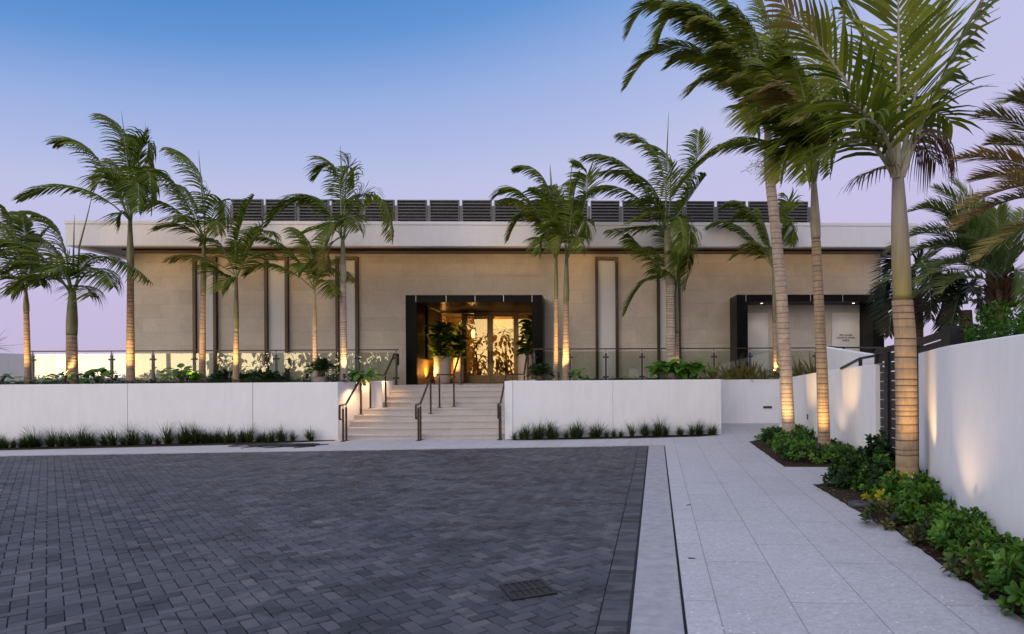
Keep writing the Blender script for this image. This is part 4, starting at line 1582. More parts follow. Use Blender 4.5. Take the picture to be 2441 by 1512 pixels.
palm('ringed royal palm between the tall pale palm and the gate', 12.6, (1966, 1085), 29, (1940, 428), (1945, 570), [
    F((1878, 285), (1805, 312), .6), F((1915, 221), (1872, 140), .2), F((1895, 262), (1826, 215), .8, dry=.75), F((1953, 150), (1935, 40), -.4), F((1888, 350), (1860, 430), .9),
    F((1775, 338), (1606, 466), .35, n=1.2), F((1977, 270), (1978, 415), .7), F((1990, 220), (2030, 130), -.5), F((1919, 350), (1925, 430), 1.2), F((1890, 300), (1840, 270), 1.2, dt=.6),
    F((1930, 250), (1905, 170), -.6), F((1960, 300), (1990, 300), 1.0), F((1900, 330), (1845, 360), 1.0), F((1935, 300), (1905, 290), 1.5, dt=.5), F((1860, 260), (1790, 240), .1, dt=.4), F((1870, 220), (1800, 160), -.4)],
    n=54, L=.54, wd=.042, trunkpts=((1960, 900), (1953, 740),), seed=14, tmat='trunk', smat='shaftp', zb=.03, light=10, lightoff=(-.35, -.62), mat='palmnear', droop=.75, pitch=.095)
palm('nearest royal palm with a swollen ringed trunk before the curved wall', 8.75, (2163, 1178), 49, (2140, 408), (2151, 716), [
    F((2142, 165), (2141, -70), .55, lift=.12, wind=(-.1, 0, 0), droop=.25), F((2032, 215), (1855, -2), .3, dt=1.0, droop=.35, wind=(-.15, 0, 0)), F((2232, 215), (2350, -20), .45, dt=.95, droop=.45, wind=(.35, 0, 0), w=1.2, L=1.15),
    F((2055, 335), (1965, 372), .4, droop=.8), F((2195, 325), (2258, 345), .3, dry=.95, droop=1.9, start=.25, L=.8, n=2.6, w=.35, mat='dead'), F((2105, 400), (2045, 425), .35, dry=.9, droop=1.3, L=.6, w=.4, n=1.8, mat='dead'),
    F((2060, 270), (1945, 240), .7, droop=.5), F((2096, 176), (2005, 20), -.6, droop=.4), F((2190, 190), (2232, 20), -.7, droop=.35), F((2205, 280), (2270, 295), -.3, droop=.5, n=.8),
    F((2185, 350), (2232, 385), -.3, dry=.95, droop=2, start=.2, L=.75, n=2.6, w=.35, mat='dead'), F((2095, 300), (2030, 300), 1.2, droop=.6, n=.8)],
    n=25, L=.74, wd=.068, trunkpts=((2160, 900), (2158, 800)), seed=15, tmat='trunk', smat='shaftn', rmat='rachis', zb=.03, light=14, lightoff=(-.34, -.82), mat='palmnear', pitch=.112, taper=.95, bulge=1.03, wind=(-.15, 0, 0), shw=.86, rk=.32, lsize=66, laim=1.8)
# bare dead stalk beside the second palm
a_, b_ = at(189, 700, Y=17.6), at(222, 456, Y=17.6)
m = MB().tube([at(183, 690, Y=17.4), at(189, 588, Y=17.5), at(207, 520, Y=17.6), b_], [.025, .022, .015, .004], 6)
pw = [o for o in bpy.data.objects if o.name.startswith('royal_palm') and 'second from the left' in o['label']][0]
m.build('bare_stalk', MT['rachisg'], pw)
# flower sprays under the crown of the tall pale palm
pw = [o for o in bpy.data.objects if o.name.startswith('royal_palm') and 'nearest the alcove' in o['label']][0]
m = MB()
rg = random.Random(3)
for k in range(22):
    a = at(1838, 410 + rg.uniform(-10, 10), Y=15.4)
    ang = rg.uniform(0, 2 * PI)
    rr = rg.uniform(.3, .72)
    e_ = a + Vector((rr * math.cos(ang), rr * math.sin(ang), rg.uniform(-.15, .28)))
    md = a.lerp(e_, .5) + Vector((0, 0, .12))
    pth = [bez(a, md, e_, i / 6) for i in range(7)]
    m.tube(pth, [.006 - .0006 * i for i in range(7)], 4)
    for q in range(9):
        p0 = bez(a, md, e_, rg.uniform(.4, 1))
        d = Vector((rg.uniform(-1, 1), rg.uniform(-1, 1), rg.uniform(-1, .4))).normalized() * rg.uniform(.08, .18)
        m.tube([p0, p0 + d * .6 + Vector((0, 0, .01)), p0 + d], [.003, .0025, .002], 3)
        m.lathe([(.001, -.012), (.012, 0), (.001, .012)], p0 + d, 5)
m.build('flower_spray', MT['rachis'], pw)


# ---------------------------------------------------------------- date palms at the right
def date_palm(lab, Y, base, crown, wpx, fronds, zb, seed, mat='date', n=110, L=.42, wd=.017, name='date_palm', trunk=True, group='feathery date palms on the right', dryall=0, boots=True):
    rg = random.Random(seed)
    b = at(base[0], base[1], Y=Y)
    c = at(crown[0], crown[1], Y=Y)
    k = abs(at(base[0] + 100, base[1], Y=Y).x - b.x) / 100
    b.z = zb
    t = thing(name, lab, 'palm tree', (b.x, b.y, zb), group)
    r = wpx * k / 2
    m = MB()
    trunk_mesh(m, [b, b.lerp(c, .5), c], [r * 1.1, r, r], .085, rg, 1.2)
    m.build('trunk', MT['trunkd'], t, smooth=False)
    if boots:
        m = MB()
        for i in range(90):
            u = rg.random()
            a = rg.uniform(0, 2 * PI)
            rr = r * (1.15 + .75 * math.sin(PI * min(1, u * .9 + .1)))
            p = c + Vector((rr * math.cos(a) * .8, rr * math.sin(a) * .8, -.1 + u * .55 - .18))
            q = p + Vector((math.cos(a) * .12, math.sin(a) * .12, .16))
            m.tube([p - Vector((math.cos(a), math.sin(a), .3)) * .1, p, q], [.06, .05, .028], 5, dry=rg.choice((0, .6)))
        m.lathe([(r * .9, -.35), (r * 1.45, -.1), (r * 1.6, .12), (r * .9, .4)], tuple(c), 14)
        m.build('leaf_bases', MT['trunkd'], t)
    for fd in fronds:
        (mx, my), (tx, ty), dd = fd[0], fd[1], fd[2]
        o = fd[3] if len(fd) > 3 else {}
        mm = at(mx, my, Y=Y - dd * .5)
        tp = at(tx, ty, Y=Y - dd)
        cb = c + Vector((rg.uniform(-.08, .08), rg.uniform(-.1, .1), .15))
        mb, rb = MB(), MB()
        frond(mb, rb, cb, mm, tp, int(n * o.get('n', 1)), L * o.get('L', 1), wd, rg, wind=(-.3, 0, .05), droop=.18, dry=o.get('dry', dryall), drytip=o.get('dt', .15), r0=.02, start=.2, fw=1.15, lift=.35, seg=3,
              tone=o.get('tone', rg.uniform(.3, .65)), plum=.5, keep=.95)
        fo = mb.build('frond', MT[mat], t)
        rb.build('stalk', MT['rachisg'], fo)
    return t


date_palm('date palm with green feathery fronds above the clipped hedge', 11.2, (2392, 830), (2386, 700), 25, [
    F((2330, 540), (2229, 447), 0), F((2297, 525), (2170, 505), .6), F((2317, 566), (2162, 556), 1.0), F((2281, 588), (2168, 612), .5), F((2271, 625), (2083, 684), .9), F((2297, 615), (2186, 680), 1.5),
    F((2281, 662), (2173, 712), .6), F((2379, 580), (2376, 500), -.3), F((2352, 560), (2322, 480), -.8), F((2422, 615), (2475, 580), .3), F((2430, 650), (2450, 760), .8), F((2412, 580), (2440, 500), -.8),
    F((2320, 600), (2200, 590), -.6), F((2340, 530), (2270, 430), -.8), F((2250, 560), (2120, 600), .2), F((2300, 580), (2190, 640), -1.0), F((2360, 600), (2300, 560), 1.8), F((2330, 640), (2240, 700), 1.9),
    F((2300, 545), (2200, 490), .2, dt=.6), F((2400, 620), (2420, 540), 1.2), F((2325, 625), (2230, 650), 1.6), F((2345, 580), (2260, 520), 1.3)], 1.2, 21)
date_palm('date palm at the right edge whose fronds have browned tips', 8.4, (2590, 900), (2590, 520), 40, [
    F((2450, 395), (2279, 380), .3, dry=.75, n=1.2), F((2470, 440), (2290, 498), .6, dry=.6), F((2480, 330), (2336, 272), -.2, dry=.35), F((2490, 370), (2362, 340), -.6, dry=.4), F((2500, 280), (2400, 245), .2, dry=.2),
    F((2440, 470), (2280, 545), .4, dry=.55), F((2480, 520), (2330, 620), .7, dry=.35), F((2500, 460), (2400, 420), .9, dry=.7), F((2450, 425), (2320, 430), -.4, dry=.8)], 1.2, 22, L=.42, n=120)
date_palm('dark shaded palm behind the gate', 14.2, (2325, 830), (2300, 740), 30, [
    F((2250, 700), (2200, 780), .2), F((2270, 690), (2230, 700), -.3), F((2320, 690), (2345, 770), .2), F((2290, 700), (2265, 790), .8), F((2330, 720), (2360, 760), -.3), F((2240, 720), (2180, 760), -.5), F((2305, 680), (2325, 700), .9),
    F((2280, 680), (2250, 660), .6)], 0.1, 23, mat='shadeleaf', n=60, L=.5, wd=.03, group='shaded palms behind the gate', boots=False)
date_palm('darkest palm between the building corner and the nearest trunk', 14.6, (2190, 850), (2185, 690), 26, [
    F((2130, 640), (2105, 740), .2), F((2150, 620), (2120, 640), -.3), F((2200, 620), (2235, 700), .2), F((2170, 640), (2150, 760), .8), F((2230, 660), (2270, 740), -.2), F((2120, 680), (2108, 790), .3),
    F((2210, 640), (2220, 760), .8), F((2140, 700), (2120, 800), .9), F((2240, 700), (2250, 790), .4)], 0.1, 24, mat='shadeleaf', n=60, L=.55, wd=.035, group='shaded palms behind the gate', boots=False)


# ---------------------------------------------------------------- small plants
def leafblade(mb, p, d, up, L, W, rg, shape='obovate', curl=.3, tone=.5, dry=0.):
    """one broad leaf of 8 faces folded along its midrib"""
    d = d.normalized()
    s = d.cross(up)
    if s.length < .05:
        s = Vector((1, 0, 0))
    s.normalize()
    n = s.cross(d).normalized()
    if shape == 'obovate':
        prof = [(0, .08), (.3, .55), (.65, 1.0), (.88, .75), (1.0, .1)]
    elif shape == 'heart':
        prof = [(0, .5), (.18, 1.0), (.45, .95), (.78, .55), (1.0, .03)]
    else:
        prof = [(0, .2), (.3, .9), (.6, .95), (.85, .55), (1.0, .05)]
    vs = []
    for t, w in prof:
        q = p + d * (L * t) - n * (curl * L * t * t)
        hw = W * .5 * w
        e = n * (hw * .35)
        vs += [q - s * hw + e, q, q + s * hw + e]
    fs = []
    for i in range(len(prof) - 1):
        a = 3 * i
        fs += [(a, a + 1, a + 4, a + 3), (a + 1, a + 2, a + 5, a + 4)]
    mb.add(vs, fs, tone, dry)


def shrub_mesh(seed, r=.3, h=.4, nw=46, leaf=(.085, .045), shape='obovate', dry=0., yellow=0., per=9):
    """dense low bush: leafy whorls at the ends of short twigs spread through a dome"""
    rg = random.Random(seed)
    mb, tb = MB(), MB()
    for i in range(nw):
        a = rg.uniform(0, 2 * PI)
        e = math.acos(rg.uniform(.0, 1))
        k = rg.uniform(.7, 1.1)
        rr = r * math.sin(e) * k
        p = Vector((rr * math.cos(a), rr * math.sin(a), h * (.12 + .88 * math.cos(e) * k)))
        ax = Vector((math.cos(a) * math.sin(e) * .8, math.sin(a) * math.sin(e) * .8, .55 + .5 * math.cos(e))).normalized()
        ax = (ax + Vector((rg.uniform(-.3, .3), rg.uniform(-.3, .3), 0))).normalized()
        tb.tube([Vector((rr * .25 * math.cos(a), rr * .25 * math.sin(a), .02)), p * .6 + Vector((0, 0, .02)), p], [.006, .005, .003], 4)
        tn0 = rg.uniform(.15, .9)
        dr0 = dry if rg.random() < .5 else 0
        if rg.random() < yellow:
            dr0 = .8
        ph = rg.uniform(0, 6)
        for j in range(per):
            al = ph + j * 2.4
            tilt = .35 + .9 * (j / per)
            u = ax.orthogonal().normalized()
            v = ax.cross(u)
            rad = u * math.cos(al) + v * math.sin(al)
            d = ax * math.cos(tilt) + rad * math.sin(tilt)
            L = leaf[0] * rg.uniform(.75, 1.2)
            leafblade(mb, p - ax * (.05 * j / per), d, ax, L, leaf[1] * rg.uniform(.85, 1.15), rg, shape, rg.uniform(.05, .45), min(1, max(0, tn0 + rg.gauss(0, .15))), dr0)
    return mb, tb


def proto_shrub(name, seed, lab, cat, group, mat, **k):
    t = thing(name, lab, cat, (0, 0, 0), group)
    mb, tb = shrub_mesh(seed, **k)
    mb.build('leaves', MT[mat], t)
    tb.build('twigs', MT['bark'], t)
    return t


def place_all(protos, spots, rg, smin=.85, smax=1.15, used=None):
    """first use moves the prototype itself, later ones are copies"""
    used = set() if used is None else used
    out = []
    for i, (x, y, z) in enumerate(spots):
        p = protos[i % len(protos)]
        s = rg.uniform(smin, smax)
        rz = rg.uniform(0, 6.28)
        if p.name not in used:
            used.add(p.name)
            out.append((p, (x, y, z), rz, s))
        else:
            copy_thing(p, (x, y, z), rz, s)
    for p, l, rz, s in out:
        p.location = l
        p.rotation_euler = (0, 0, rz)
        p.scale = (s, s, s)


# soil beds
B2 = [at(x, y, z=0) for x, y in ((1937.5, 1158), (2028, 1212), (2133.5, 1267.7), (2273.8, 1373), (2440, 1482))]
B2e = B2[-1] + (B2[-1] - B2[-2]).normalized() * 3
wallpts = [Vector((p.x, p.y, 0)) for p in WRs]
bedn = B2 + [B2e] + [p + Vector((.1, 0, 0)) for p in reversed(wallpts) if p.y > B2e.y - .2] + [at(2190, 1146, z=0), at(2000, 1152, z=0)]


def soilbed(name, poly, h, seed):
    """mound of soil: a ragged plan with a bumpy top"""
    rg = random.Random(seed)
    c = sum(poly, Vector()) / len(poly)
    o = MB()
    ring0 = []
    for i in range(len(poly)):
        a, b = poly[i], poly[(i + 1) % len(poly)]
        m = max(2, int((b - a).length / .12))
        for k in range(m):
            p = a.lerp(b, k / m)
            ring0.append(p + Vector((rg.uniform(-.012, .012), rg.uniform(-.012, .012), .016)))
    n = len(ring0)
    vs = list(ring0)
    for s, hh in ((.93, h * .6), (.8, h), (.5, h * 1.15)):
        for p in ring0:
            q = c.lerp(p, s)
            vs.append(Vector((q.x, q.y, .016 + hh * rg.uniform(.7, 1.3))))
    vs.append(Vector((c.x, c.y, .016 + h)))
    fs = []
    for r_ in range(3):
        for i in range(n):
            j = (i + 1) % n
            fs.append((r_ * n + i, r_ * n + j, (r_ + 1) * n + j, (r_ + 1) * n + i))
    for i in range(n):
        fs.append((3 * n + i, 3 * n + (i + 1) % n, 4 * n))
    o.add(vs, fs)
    b = o.build(name, MT['soil'], loc=(c.x, c.y, 0))
    b['kind'] = 'structure'
    return b


soilbed('soil', bedn, .02, 1)
B1 = [at(x, y, z=0) for x, y in ((1784.8, 1054.6), (1868.7, 1115), (2065, 1116))]
bed1 = B1 + [WM[4] + Vector((.05, 0, 0)), WM[3] + Vector((.05, 0, 0)), WM[2] + Vector((.05, 0, 0)), WM[1] + Vector((.05, 0, 0)), at(1858, 1040, z=0)]
soilbed('soil', bed1, .03, 2)
# strips of soil along the planter walls
e0 = at(800, 1052, z=0)
soilbed('soil', [at(0, 1075.5, z=0) - ld * 7, at(0, 1075.5, z=0), at(604, 1061, z=0), e0 + Vector((0, -.05, 0)), LC + Vector((-.05, .02, 0)), L0 + Vector((0, .02, 0)), L00 + Vector((0, .02, 0))], .012, 3)
soilbed('soil', [at(1204, 1050.4, z=0), at(1290, 1050.5, z=0), at(1500, 1047, z=0), at(1668, 1042.5, z=0), at(1712, 1038.3, z=0), RE + Vector((-.1, .02, 0)), RC + Vector((.05, .02, 0))], .012, 4)

p = at(2050, 1209, z=0)
t = thing('valve_box', 'round grey valve box lid in the soil by the pavement', 'valve box', (p.x, p.y, 0))
MB().lathe([(.15, .0), (.15, .055), (.145, .062), (.02, .064)], (p.x, p.y, 0), 28).build('lid', MT['metal'], t)
MB().box(p.x - .03, p.x + .03, p.y - .008, p.y + .008, .06, .07).build('key_slot', MT['gate'], t)
rg = random.Random(17)
mb = MB()
for i in range(420):
    y = rg.uniform(3.2, 10)
    px_ = None
    for (a, b) in zip((B2 + [B2e])[:-1], (B2 + [B2e])[1:]):
        if a.y >= y >= b.y:
            px_ = a.lerp(b, (a.y - y) / max(1e-6, a.y - b.y))
    if px_ is None:
        continue
    q = Vector((px_.x + rg.random() ** 1.5 * .55 - (.12 if rg.random() < .06 else 0), y, .035 + rg.uniform(0, .02)))
    d = Vector((rg.uniform(-1, 1), rg.uniform(-1, 1), rg.uniform(-.1, .25)))
    L_ = rg.uniform(.025, .08)
    vs = [q, q + d * L_ * .5 + Vector((-d.y, d.x, 0)) * L_ * .22, q + d * L_, q + d * L_ * .5 - Vector((-d.y, d.x, 0)) * L_ * .22]
    mb.add(vs, [(0, 1, 2, 3)], rg.random(), rg.choice((.5, .9, 1)))
o = mb.build('leaf_litter', MT['olive'])
tag(o, 'dry fallen leaves scattered over the soil of the near bed', 'leaf litter', kind='stuff')
# --- clusia like shrubs along the near bed
GS = 'low clusia shrubs in the near bed'
LS = 'glossy green clusia shrub in the bed before the curved white wall'
protos = [proto_shrub('clusia_shrub', 31 + i, LS, 'shrub', GS, 'leaf', r=.27, h=.37, nw=66, leaf=(.088, .046), per=9) for i in range(4)]
rg = random.Random(8)
spots = []
for i, w_ in enumerate(WRs[:-1]):
    pass


def walkedge(y):
    pts = [(p.y, p.x) for p in B2 + [B2e]]
    for (y0, x0), (y1, x1) in zip(pts[:-1], pts[1:]):
        if y0 >= y >= y1:
            return x0 + (x1 - x0) * (y - y0) / (y1 - y0)
    return pts[-1][1]


def wallx(y):
    for a, b in zip(WRs[:-1], WRs[1:]):
        if a.y >= y >= b.y:
            return a.x + (b.x - a.x) * (y - a.y) / (b.y - a.y)
    return WRs[0].x if y > WRs[0].y else WRs[-1].x


y = 9.55
while y > 2.9:
    x1 = wallx(y) - .24 if y < 9.7 else 4.9
    x0 = walkedge(y) + .60
    if x0 > x1:
        x0 = x1 - .02
    nx = max(1, int((x1 - x0) / .33) + 1)
    for k in range(nx):
        x = x1 if nx == 1 else x0 + (x1 - x0) * k / (nx - 1)
        if (abs(x - 4.0) < .42 and 8.1 < y < 9.05) or (abs(y - 6.85) < .2 and x > wallx(6.6) - .95):
            continue
        spots.append((x + rg.uniform(-.07, .07), y + rg.uniform(-.08, .08), .02))
    y -= .34
place_all(protos, spots, rg, .82, 1.2)
ys = proto_shrub('clusia_shrub', 41, 'clusia shrub with yellow leaves at the foot of the nearest palm', 'shrub', GS, 'leaf', r=.3, h=.40, nw=40, leaf=(.1, .055), yellow=.3)
p = at(2130, 1205, Y=8.25)
ys.location = (p.x, 8.2, .02)
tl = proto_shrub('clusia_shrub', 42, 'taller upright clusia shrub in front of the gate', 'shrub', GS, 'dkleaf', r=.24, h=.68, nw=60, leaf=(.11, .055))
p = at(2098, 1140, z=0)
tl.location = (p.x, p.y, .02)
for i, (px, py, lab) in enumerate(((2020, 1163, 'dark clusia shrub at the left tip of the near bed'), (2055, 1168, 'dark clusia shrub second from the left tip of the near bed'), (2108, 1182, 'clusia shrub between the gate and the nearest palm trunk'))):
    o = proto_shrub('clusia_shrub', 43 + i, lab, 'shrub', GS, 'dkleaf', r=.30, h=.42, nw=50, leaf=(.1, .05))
    p = at(px, py, z=0)
    o.location = (p.x, p.y, .02)
for i, (px, py, lab) in enumerate(((2085, 1262, 'faded small shrub by the pavement edge of the near bed'), (2318, 1398, 'faded small shrub at the lower end of the near bed'), (2200, 1310, 'faded small shrub half way along the pavement edge'))):
    o = proto_shrub('clusia_shrub', 53 + i, lab, 'shrub', GS, 'olive', r=.2, h=.24, nw=24, leaf=(.08, .042), dry=.4)
    p = at(px, py, z=0)
    o.location = (p.x + .12, p.y + .1, .02)
# --- far bed
GS1 = 'low shrubs in the far bed'
protos = [proto_shrub('bed_shrub', 61 + i, 'small leaved shrub in the bed around the two tall palms', 'shrub', GS1, 'leaf' if i < 2 else 'dkleaf', r=.36, h=.34, nw=60, leaf=(.075, .036)) for i in range(3)]
spots = []
rg = random.Random(9)
for px, py in ((1835, 1052), (1850, 1046), (1865, 1056), (1880, 1068), (1893, 1058), (1905, 1072), (1920, 1060), (1918, 1086), (1935, 1074), (1940, 1095), (1885, 1085), (1900, 1098), (1958, 1098), (1980, 1104), (1990, 1090), (2005, 1100), (2020, 1106), (2036, 1108),
               (1925, 1104), (1870, 1072), (1948, 1082), (1910, 1050), (1895, 1046), (1850, 1058)):
    p = at(px, py, z=0)
    spots.append((p.x, p.y, .03))
place_all(protos, spots, rg, .8, 1.15)

# --- grassy tufts along the foot of the white walls
def tuft_mesh(seed, n=60, L=.42, wd=.012, spread=1.05):
    rg = random.Random(seed)
    mb = MB()
    for i in range(n):
        a = rg.uniform(0, 2 * PI)
        e = rg.uniform(.08, spread)
        l = L * rg.uniform(.6, 1.1)
        p = Vector((rg.uniform(-.035, .035), rg.uniform(-.035, .035), 0))
        d = Vector((math.cos(a) * math.sin(e), math.sin(a) * math.sin(e), math.cos(e)))
        s = Vector((-math.sin(a), math.cos(a), 0))
        vs = []
        q = Vector(p)
        w0 = wd * rg.uniform(.8, 1.3)
        dr = rg.uniform(.25, .75)
        for k in range(6):
            hw = w0 * .5 * (1 - (k / 5) ** 1.5 * .9)
            vs += [q - s * hw, q + s * hw]
            d = (d + Vector((0, 0, -1)) * dr * (k / 5) * .8 + Vector((-.05, 0, 0))).normalized()
            q = q + d * (l / 5)
        mb.add(vs, [(2 * k, 2 * k + 1, 2 * k + 3, 2 * k + 2) for k in range(5)], rg.uniform(.1, .9), rg.choice((0, 0, 0, .5)) if rg.random() < .3 else 0)
    return mb


def tufts(xs, line, lab, group, seed):
    rg = random.Random(seed)
    ps = []
    for i in range(4):
        o = tuft_mesh(seed + i, 95 + 14 * i, .36 + .05 * i).build('grass_tuft', MT['blade'], loc=(0, 0, 0))
        tag(o, lab, 'grass tuft', group)
        ps.append(o)
    used = set()
    for i, px in enumerate(xs):
        p = line(px)
        s = rg.uniform(.72, 1.25)
        j = rg.randrange(4)
        src = ps[j]
        o = src
        if j in used:
            o = src.copy()
            C.objects.link(o)
        used.add(j)
        o.location = (p.x + rg.uniform(-.05, .05), p.y + rg.uniform(-.05, .04), .02)
        o.rotation_euler = (0, 0, rg.uniform(0, 6.28))
        o.scale = (s, s, s)


lx = [x / (2441 / 560 * 1.0487) for x in (75, 140, 225, 310, 345, 430, 480, 600, 640, 720, 815, 860, 945, 1040, 1075, 1180, 1310, 1395, 1480, 1540, 1640, 1780, 1900, 2010, 2070, 2170, 2280, 2370, 2430)] + \
     [(500 + x / 5.215) / 1.0487 for x in (20, 110, 135, 255, 440, 480, 580, 620, 720, 820, 870, 970, 1110, 1135, 1240, 1500)] + [-14, -40, -66]


def lline(px):
    p = L0 + ld * ((at(px, 1062, Y=17).x - L0.x) / ld.x * 1.0)
    for _ in range(3):
        q = at(px, 1062, Y=p.y)
        p = L0 + ld * ((q.x - L0.x) / ld.x)
    return p + Vector((0, -.17, 0))


def rline(px):
    p = RC
    for _ in range(4):
        q = at(px, 1045, Y=p.y)
        p = RC + rd * ((q.x - RC.x) / rd.x)
    return p + Vector((0, -.19, 0))


tufts(lx, lline, 'dark grassy tuft in the row along the foot of the left white planter wall', 'grass tufts below the left planter', 100)
tufts([(1200 + x / 1.9643) / 1.0487 for x in (170, 205, 232, 275, 300, 345, 372, 430, 455, 490, 553, 570, 630, 650, 690, 735, 800, 815, 860, 880, 915, 970, 985, 1030, 1065, 1085, 1115, 1145)], rline,
      'dark grassy tuft in the row along the foot of the right white planter wall', 'grass tufts below the right planter', 200)


# --- planter plants
def cover(name, lab, region, n, seed, leaf=(.06, .035)):
    """creeping ground cover nobody could count"""
    rg = random.Random(seed)
    mb = MB()
    for i in range(n):
        p = region(rg)
        for k in range(4):
            a = rg.uniform(0, 6.28)
            d = Vector((math.cos(a), math.sin(a), rg.uniform(.2, 1.1)))
            leafblade(mb, p, d, Vector((0, 0, 1)), leaf[0] * rg.uniform(.7, 1.3), leaf[1], rg, 'obovate', .3, rg.uniform(.1, .8), 0)
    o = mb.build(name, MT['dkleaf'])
    tag(o, lab, 'ground cover', kind='stuff')


def reg_left(rg):
    u = rg.random()
    p = L00.lerp(LC, u)
    return Vector((p.x + .1, p.y + .3 + rg.random() ** 1.4 * 2.6, 1.47 + abs(rg.gauss(0, .07)) + .03))


def reg_right(rg):
    u = .38 + .6 * rg.random()
    p = RC.lerp(RE, u)
    return Vector((p.x, p.y + .3 + rg.random() ** 1.4 * 1.6, 1.47 + abs(rg.gauss(0, .05)) + .02))


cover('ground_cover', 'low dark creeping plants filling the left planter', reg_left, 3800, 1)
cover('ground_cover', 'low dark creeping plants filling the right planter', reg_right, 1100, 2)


def bigleaf(lab, x, y, z, n, L, W, spread, seed, mat='fresh', shape='heart', cat='leafy plant', name='broad_leaf_plant', h=.35, petmat='rachisg'):
    rg = random.Random(seed)
    t = thing(name, lab, cat, (x, y, z))
    mb, pb = MB(), MB()
    o = Vector((x, y, z))
    for i in range(n):
        a = rg.uniform(0, 2 * PI)
        e = rg.uniform(.1, 1.15)
        rr = spread * math.sin(e) * rg.uniform(.5, 1)
        hh = h * (.35 + .75 * math.cos(e)) * rg.uniform(.7, 1.15)
        p = o + Vector((rr * math.cos(a), rr * math.sin(a), hh))
        pb.tube([o + Vector((rg.uniform(-.04, .04), rg.uniform(-.04, .04), -.03)), o.lerp(p, .6) + Vector((0, 0, .05)), p], [.009, .007, .005], 5)
        d = Vector((math.cos(a), math.sin(a), rg.uniform(-.5, .7)))
        up = Vector((-.4 * math.cos(a), -.4 * math.sin(a) - .45, 1))
        leafblade(mb, p, d, up, L * rg.uniform(.65, 1.15), W * rg.uniform(.75, 1.15), rg, shape, rg.uniform(.0, .5), rg.uniform(.2, 1), 0)
    mb.build('leaves', MT[mat], t)
    pb.build('stems', MT[petmat], t)
    return t


for i, (px, Y, n, L, W, sp, h, lab) in enumerate((
        (205, 17.4, 12, .26, .2, .25, .34, 'small clump of rounded green leaves right of the stocky palm'), (241, 17.5, 10, .3, .24, .22, .38, 'clump of large heart shaped leaves left of the tallest palm'),
        (147, 17.1, 14, .28, .14, .35, .28, 'dark leafy clump left of the stocky palm'), (432, 17.6, 34, .26, .17, .45, .42, 'bright leafy clump left of the slender palm'), (462, 17.7, 16, .24, .16, .3, .3, 'low leafy clump touching the slender palm'),
        (1372, 18.3, 14, .24, .15, .28, .33, 'dark leafy plant right of the palm pair'), (1392, 18.4, 9, .16, .12, .16, .16, 'tiny leafy plant right of the palm pair'),
        (1583, 18.5, 34, .34, .28, .42, .48, 'large bright leaved plant left of the thick palm'), (1622, 18.5, 34, .33, .27, .45, .42, 'large bright leaved plant in front of the thick palm'),
        (1656, 18.6, 36, .3, .24, .5, .44, 'large bright leaved plant right of the thick palm'), (868, 18.6, 26, .34, .17, .45, .36, 'floppy leaved plant beside the corner of the steps'), (845, 18.4, 8, .18, .12, .2, .28, 'small leafy plant right of the ringed palm'),
        (806, 18.6, 10, .22, .13, .25, .3, 'small leafy plant left of the ringed palm'), (2, 17.3, 14, .3, .1, .35, .3, 'dark leafy plant at the left edge of the planter'))):
    p = at(px, 900, Y=Y)
    dark = 'dark' in lab or 'floppy' in lab
    bigleaf(lab, p.x, Y, 1.47, n, L, W, sp, 300 + i, 'fresh' if not dark else 'leaf', h=h, shape='oval' if 'floppy' in lab or i in (2, 13) else 'heart')
# dark low shrubs behind, seen against the glass
for i, (px, lab) in enumerate(((612, 'dark rounded shrub left of the railing post behind the left planter'), (648, 'dark rounded shrub at the railing behind the left planter'), (535, 'dark shrub between the slender palm and the short palm'))):
    o = proto_shrub('planter_shrub', 70 + i, lab, 'shrub', 'dark shrubs at the railing', 'dkleaf', r=.36, h=.42, nw=50, leaf=(.1, .06))
    o.location = (at(px, 900, Y=19.7).x, 19.7, 1.47)
    o.scale = (1.3, 1, .95)


def strapplant(lab, x, y, z, n, L, W, seed, mat='brom', name='bromeliad', cat='spiky plant', group=None, e0=.15, e1=1.25, dr=.5):
    rg = random.Random(seed)
    mb = MB()
    for i in range(n):
        a = rg.uniform(0, 6.28)
        e = rg.uniform(e0, e1)
        l = L * rg.uniform(.6, 1.15)
        q = Vector((.03 * math.cos(a), .03 * math.sin(a), 0))
        d = Vector((math.cos(a) * math.sin(e), math.sin(a) * math.sin(e), math.cos(e)))
        vs = []
        drr = dr * rg.uniform(.2, 1.4)
        dy = rg.choice((0, 0, .2, .7))
        for k in range(7):
            u = k / 6
            s = d.cross(Vector((0, 0, 1)))
            if s.length < .05:
                s = Vector((-math.sin(a), math.cos(a), 0))
            s.normalize()
            nn = s.cross(d)
            hw = W * .5 * (.8 + .4 * math.sin(PI * u) - .95 * u ** 3)
            vs += [q - s * hw + nn * hw * .5, q, q + s * hw + nn * hw * .5]
            d = (d + Vector((0, 0, -1)) * drr * u * .55).normalized()
            q = q + d * (l / 6)
        fs = []
        for k in range(6):
            fs += [(3 * k, 3 * k + 1, 3 * k + 4, 3 * k + 3), (3 * k + 1, 3 * k + 2, 3 * k + 5, 3 * k + 4)]
        mb.add(vs, fs, rg.uniform(.1, .9), dy)
    o = mb.build(name, MT[mat], loc=(0, 0, 0))
    o.location = (x, y, z)
    tag(o, lab, cat, group)
    return o


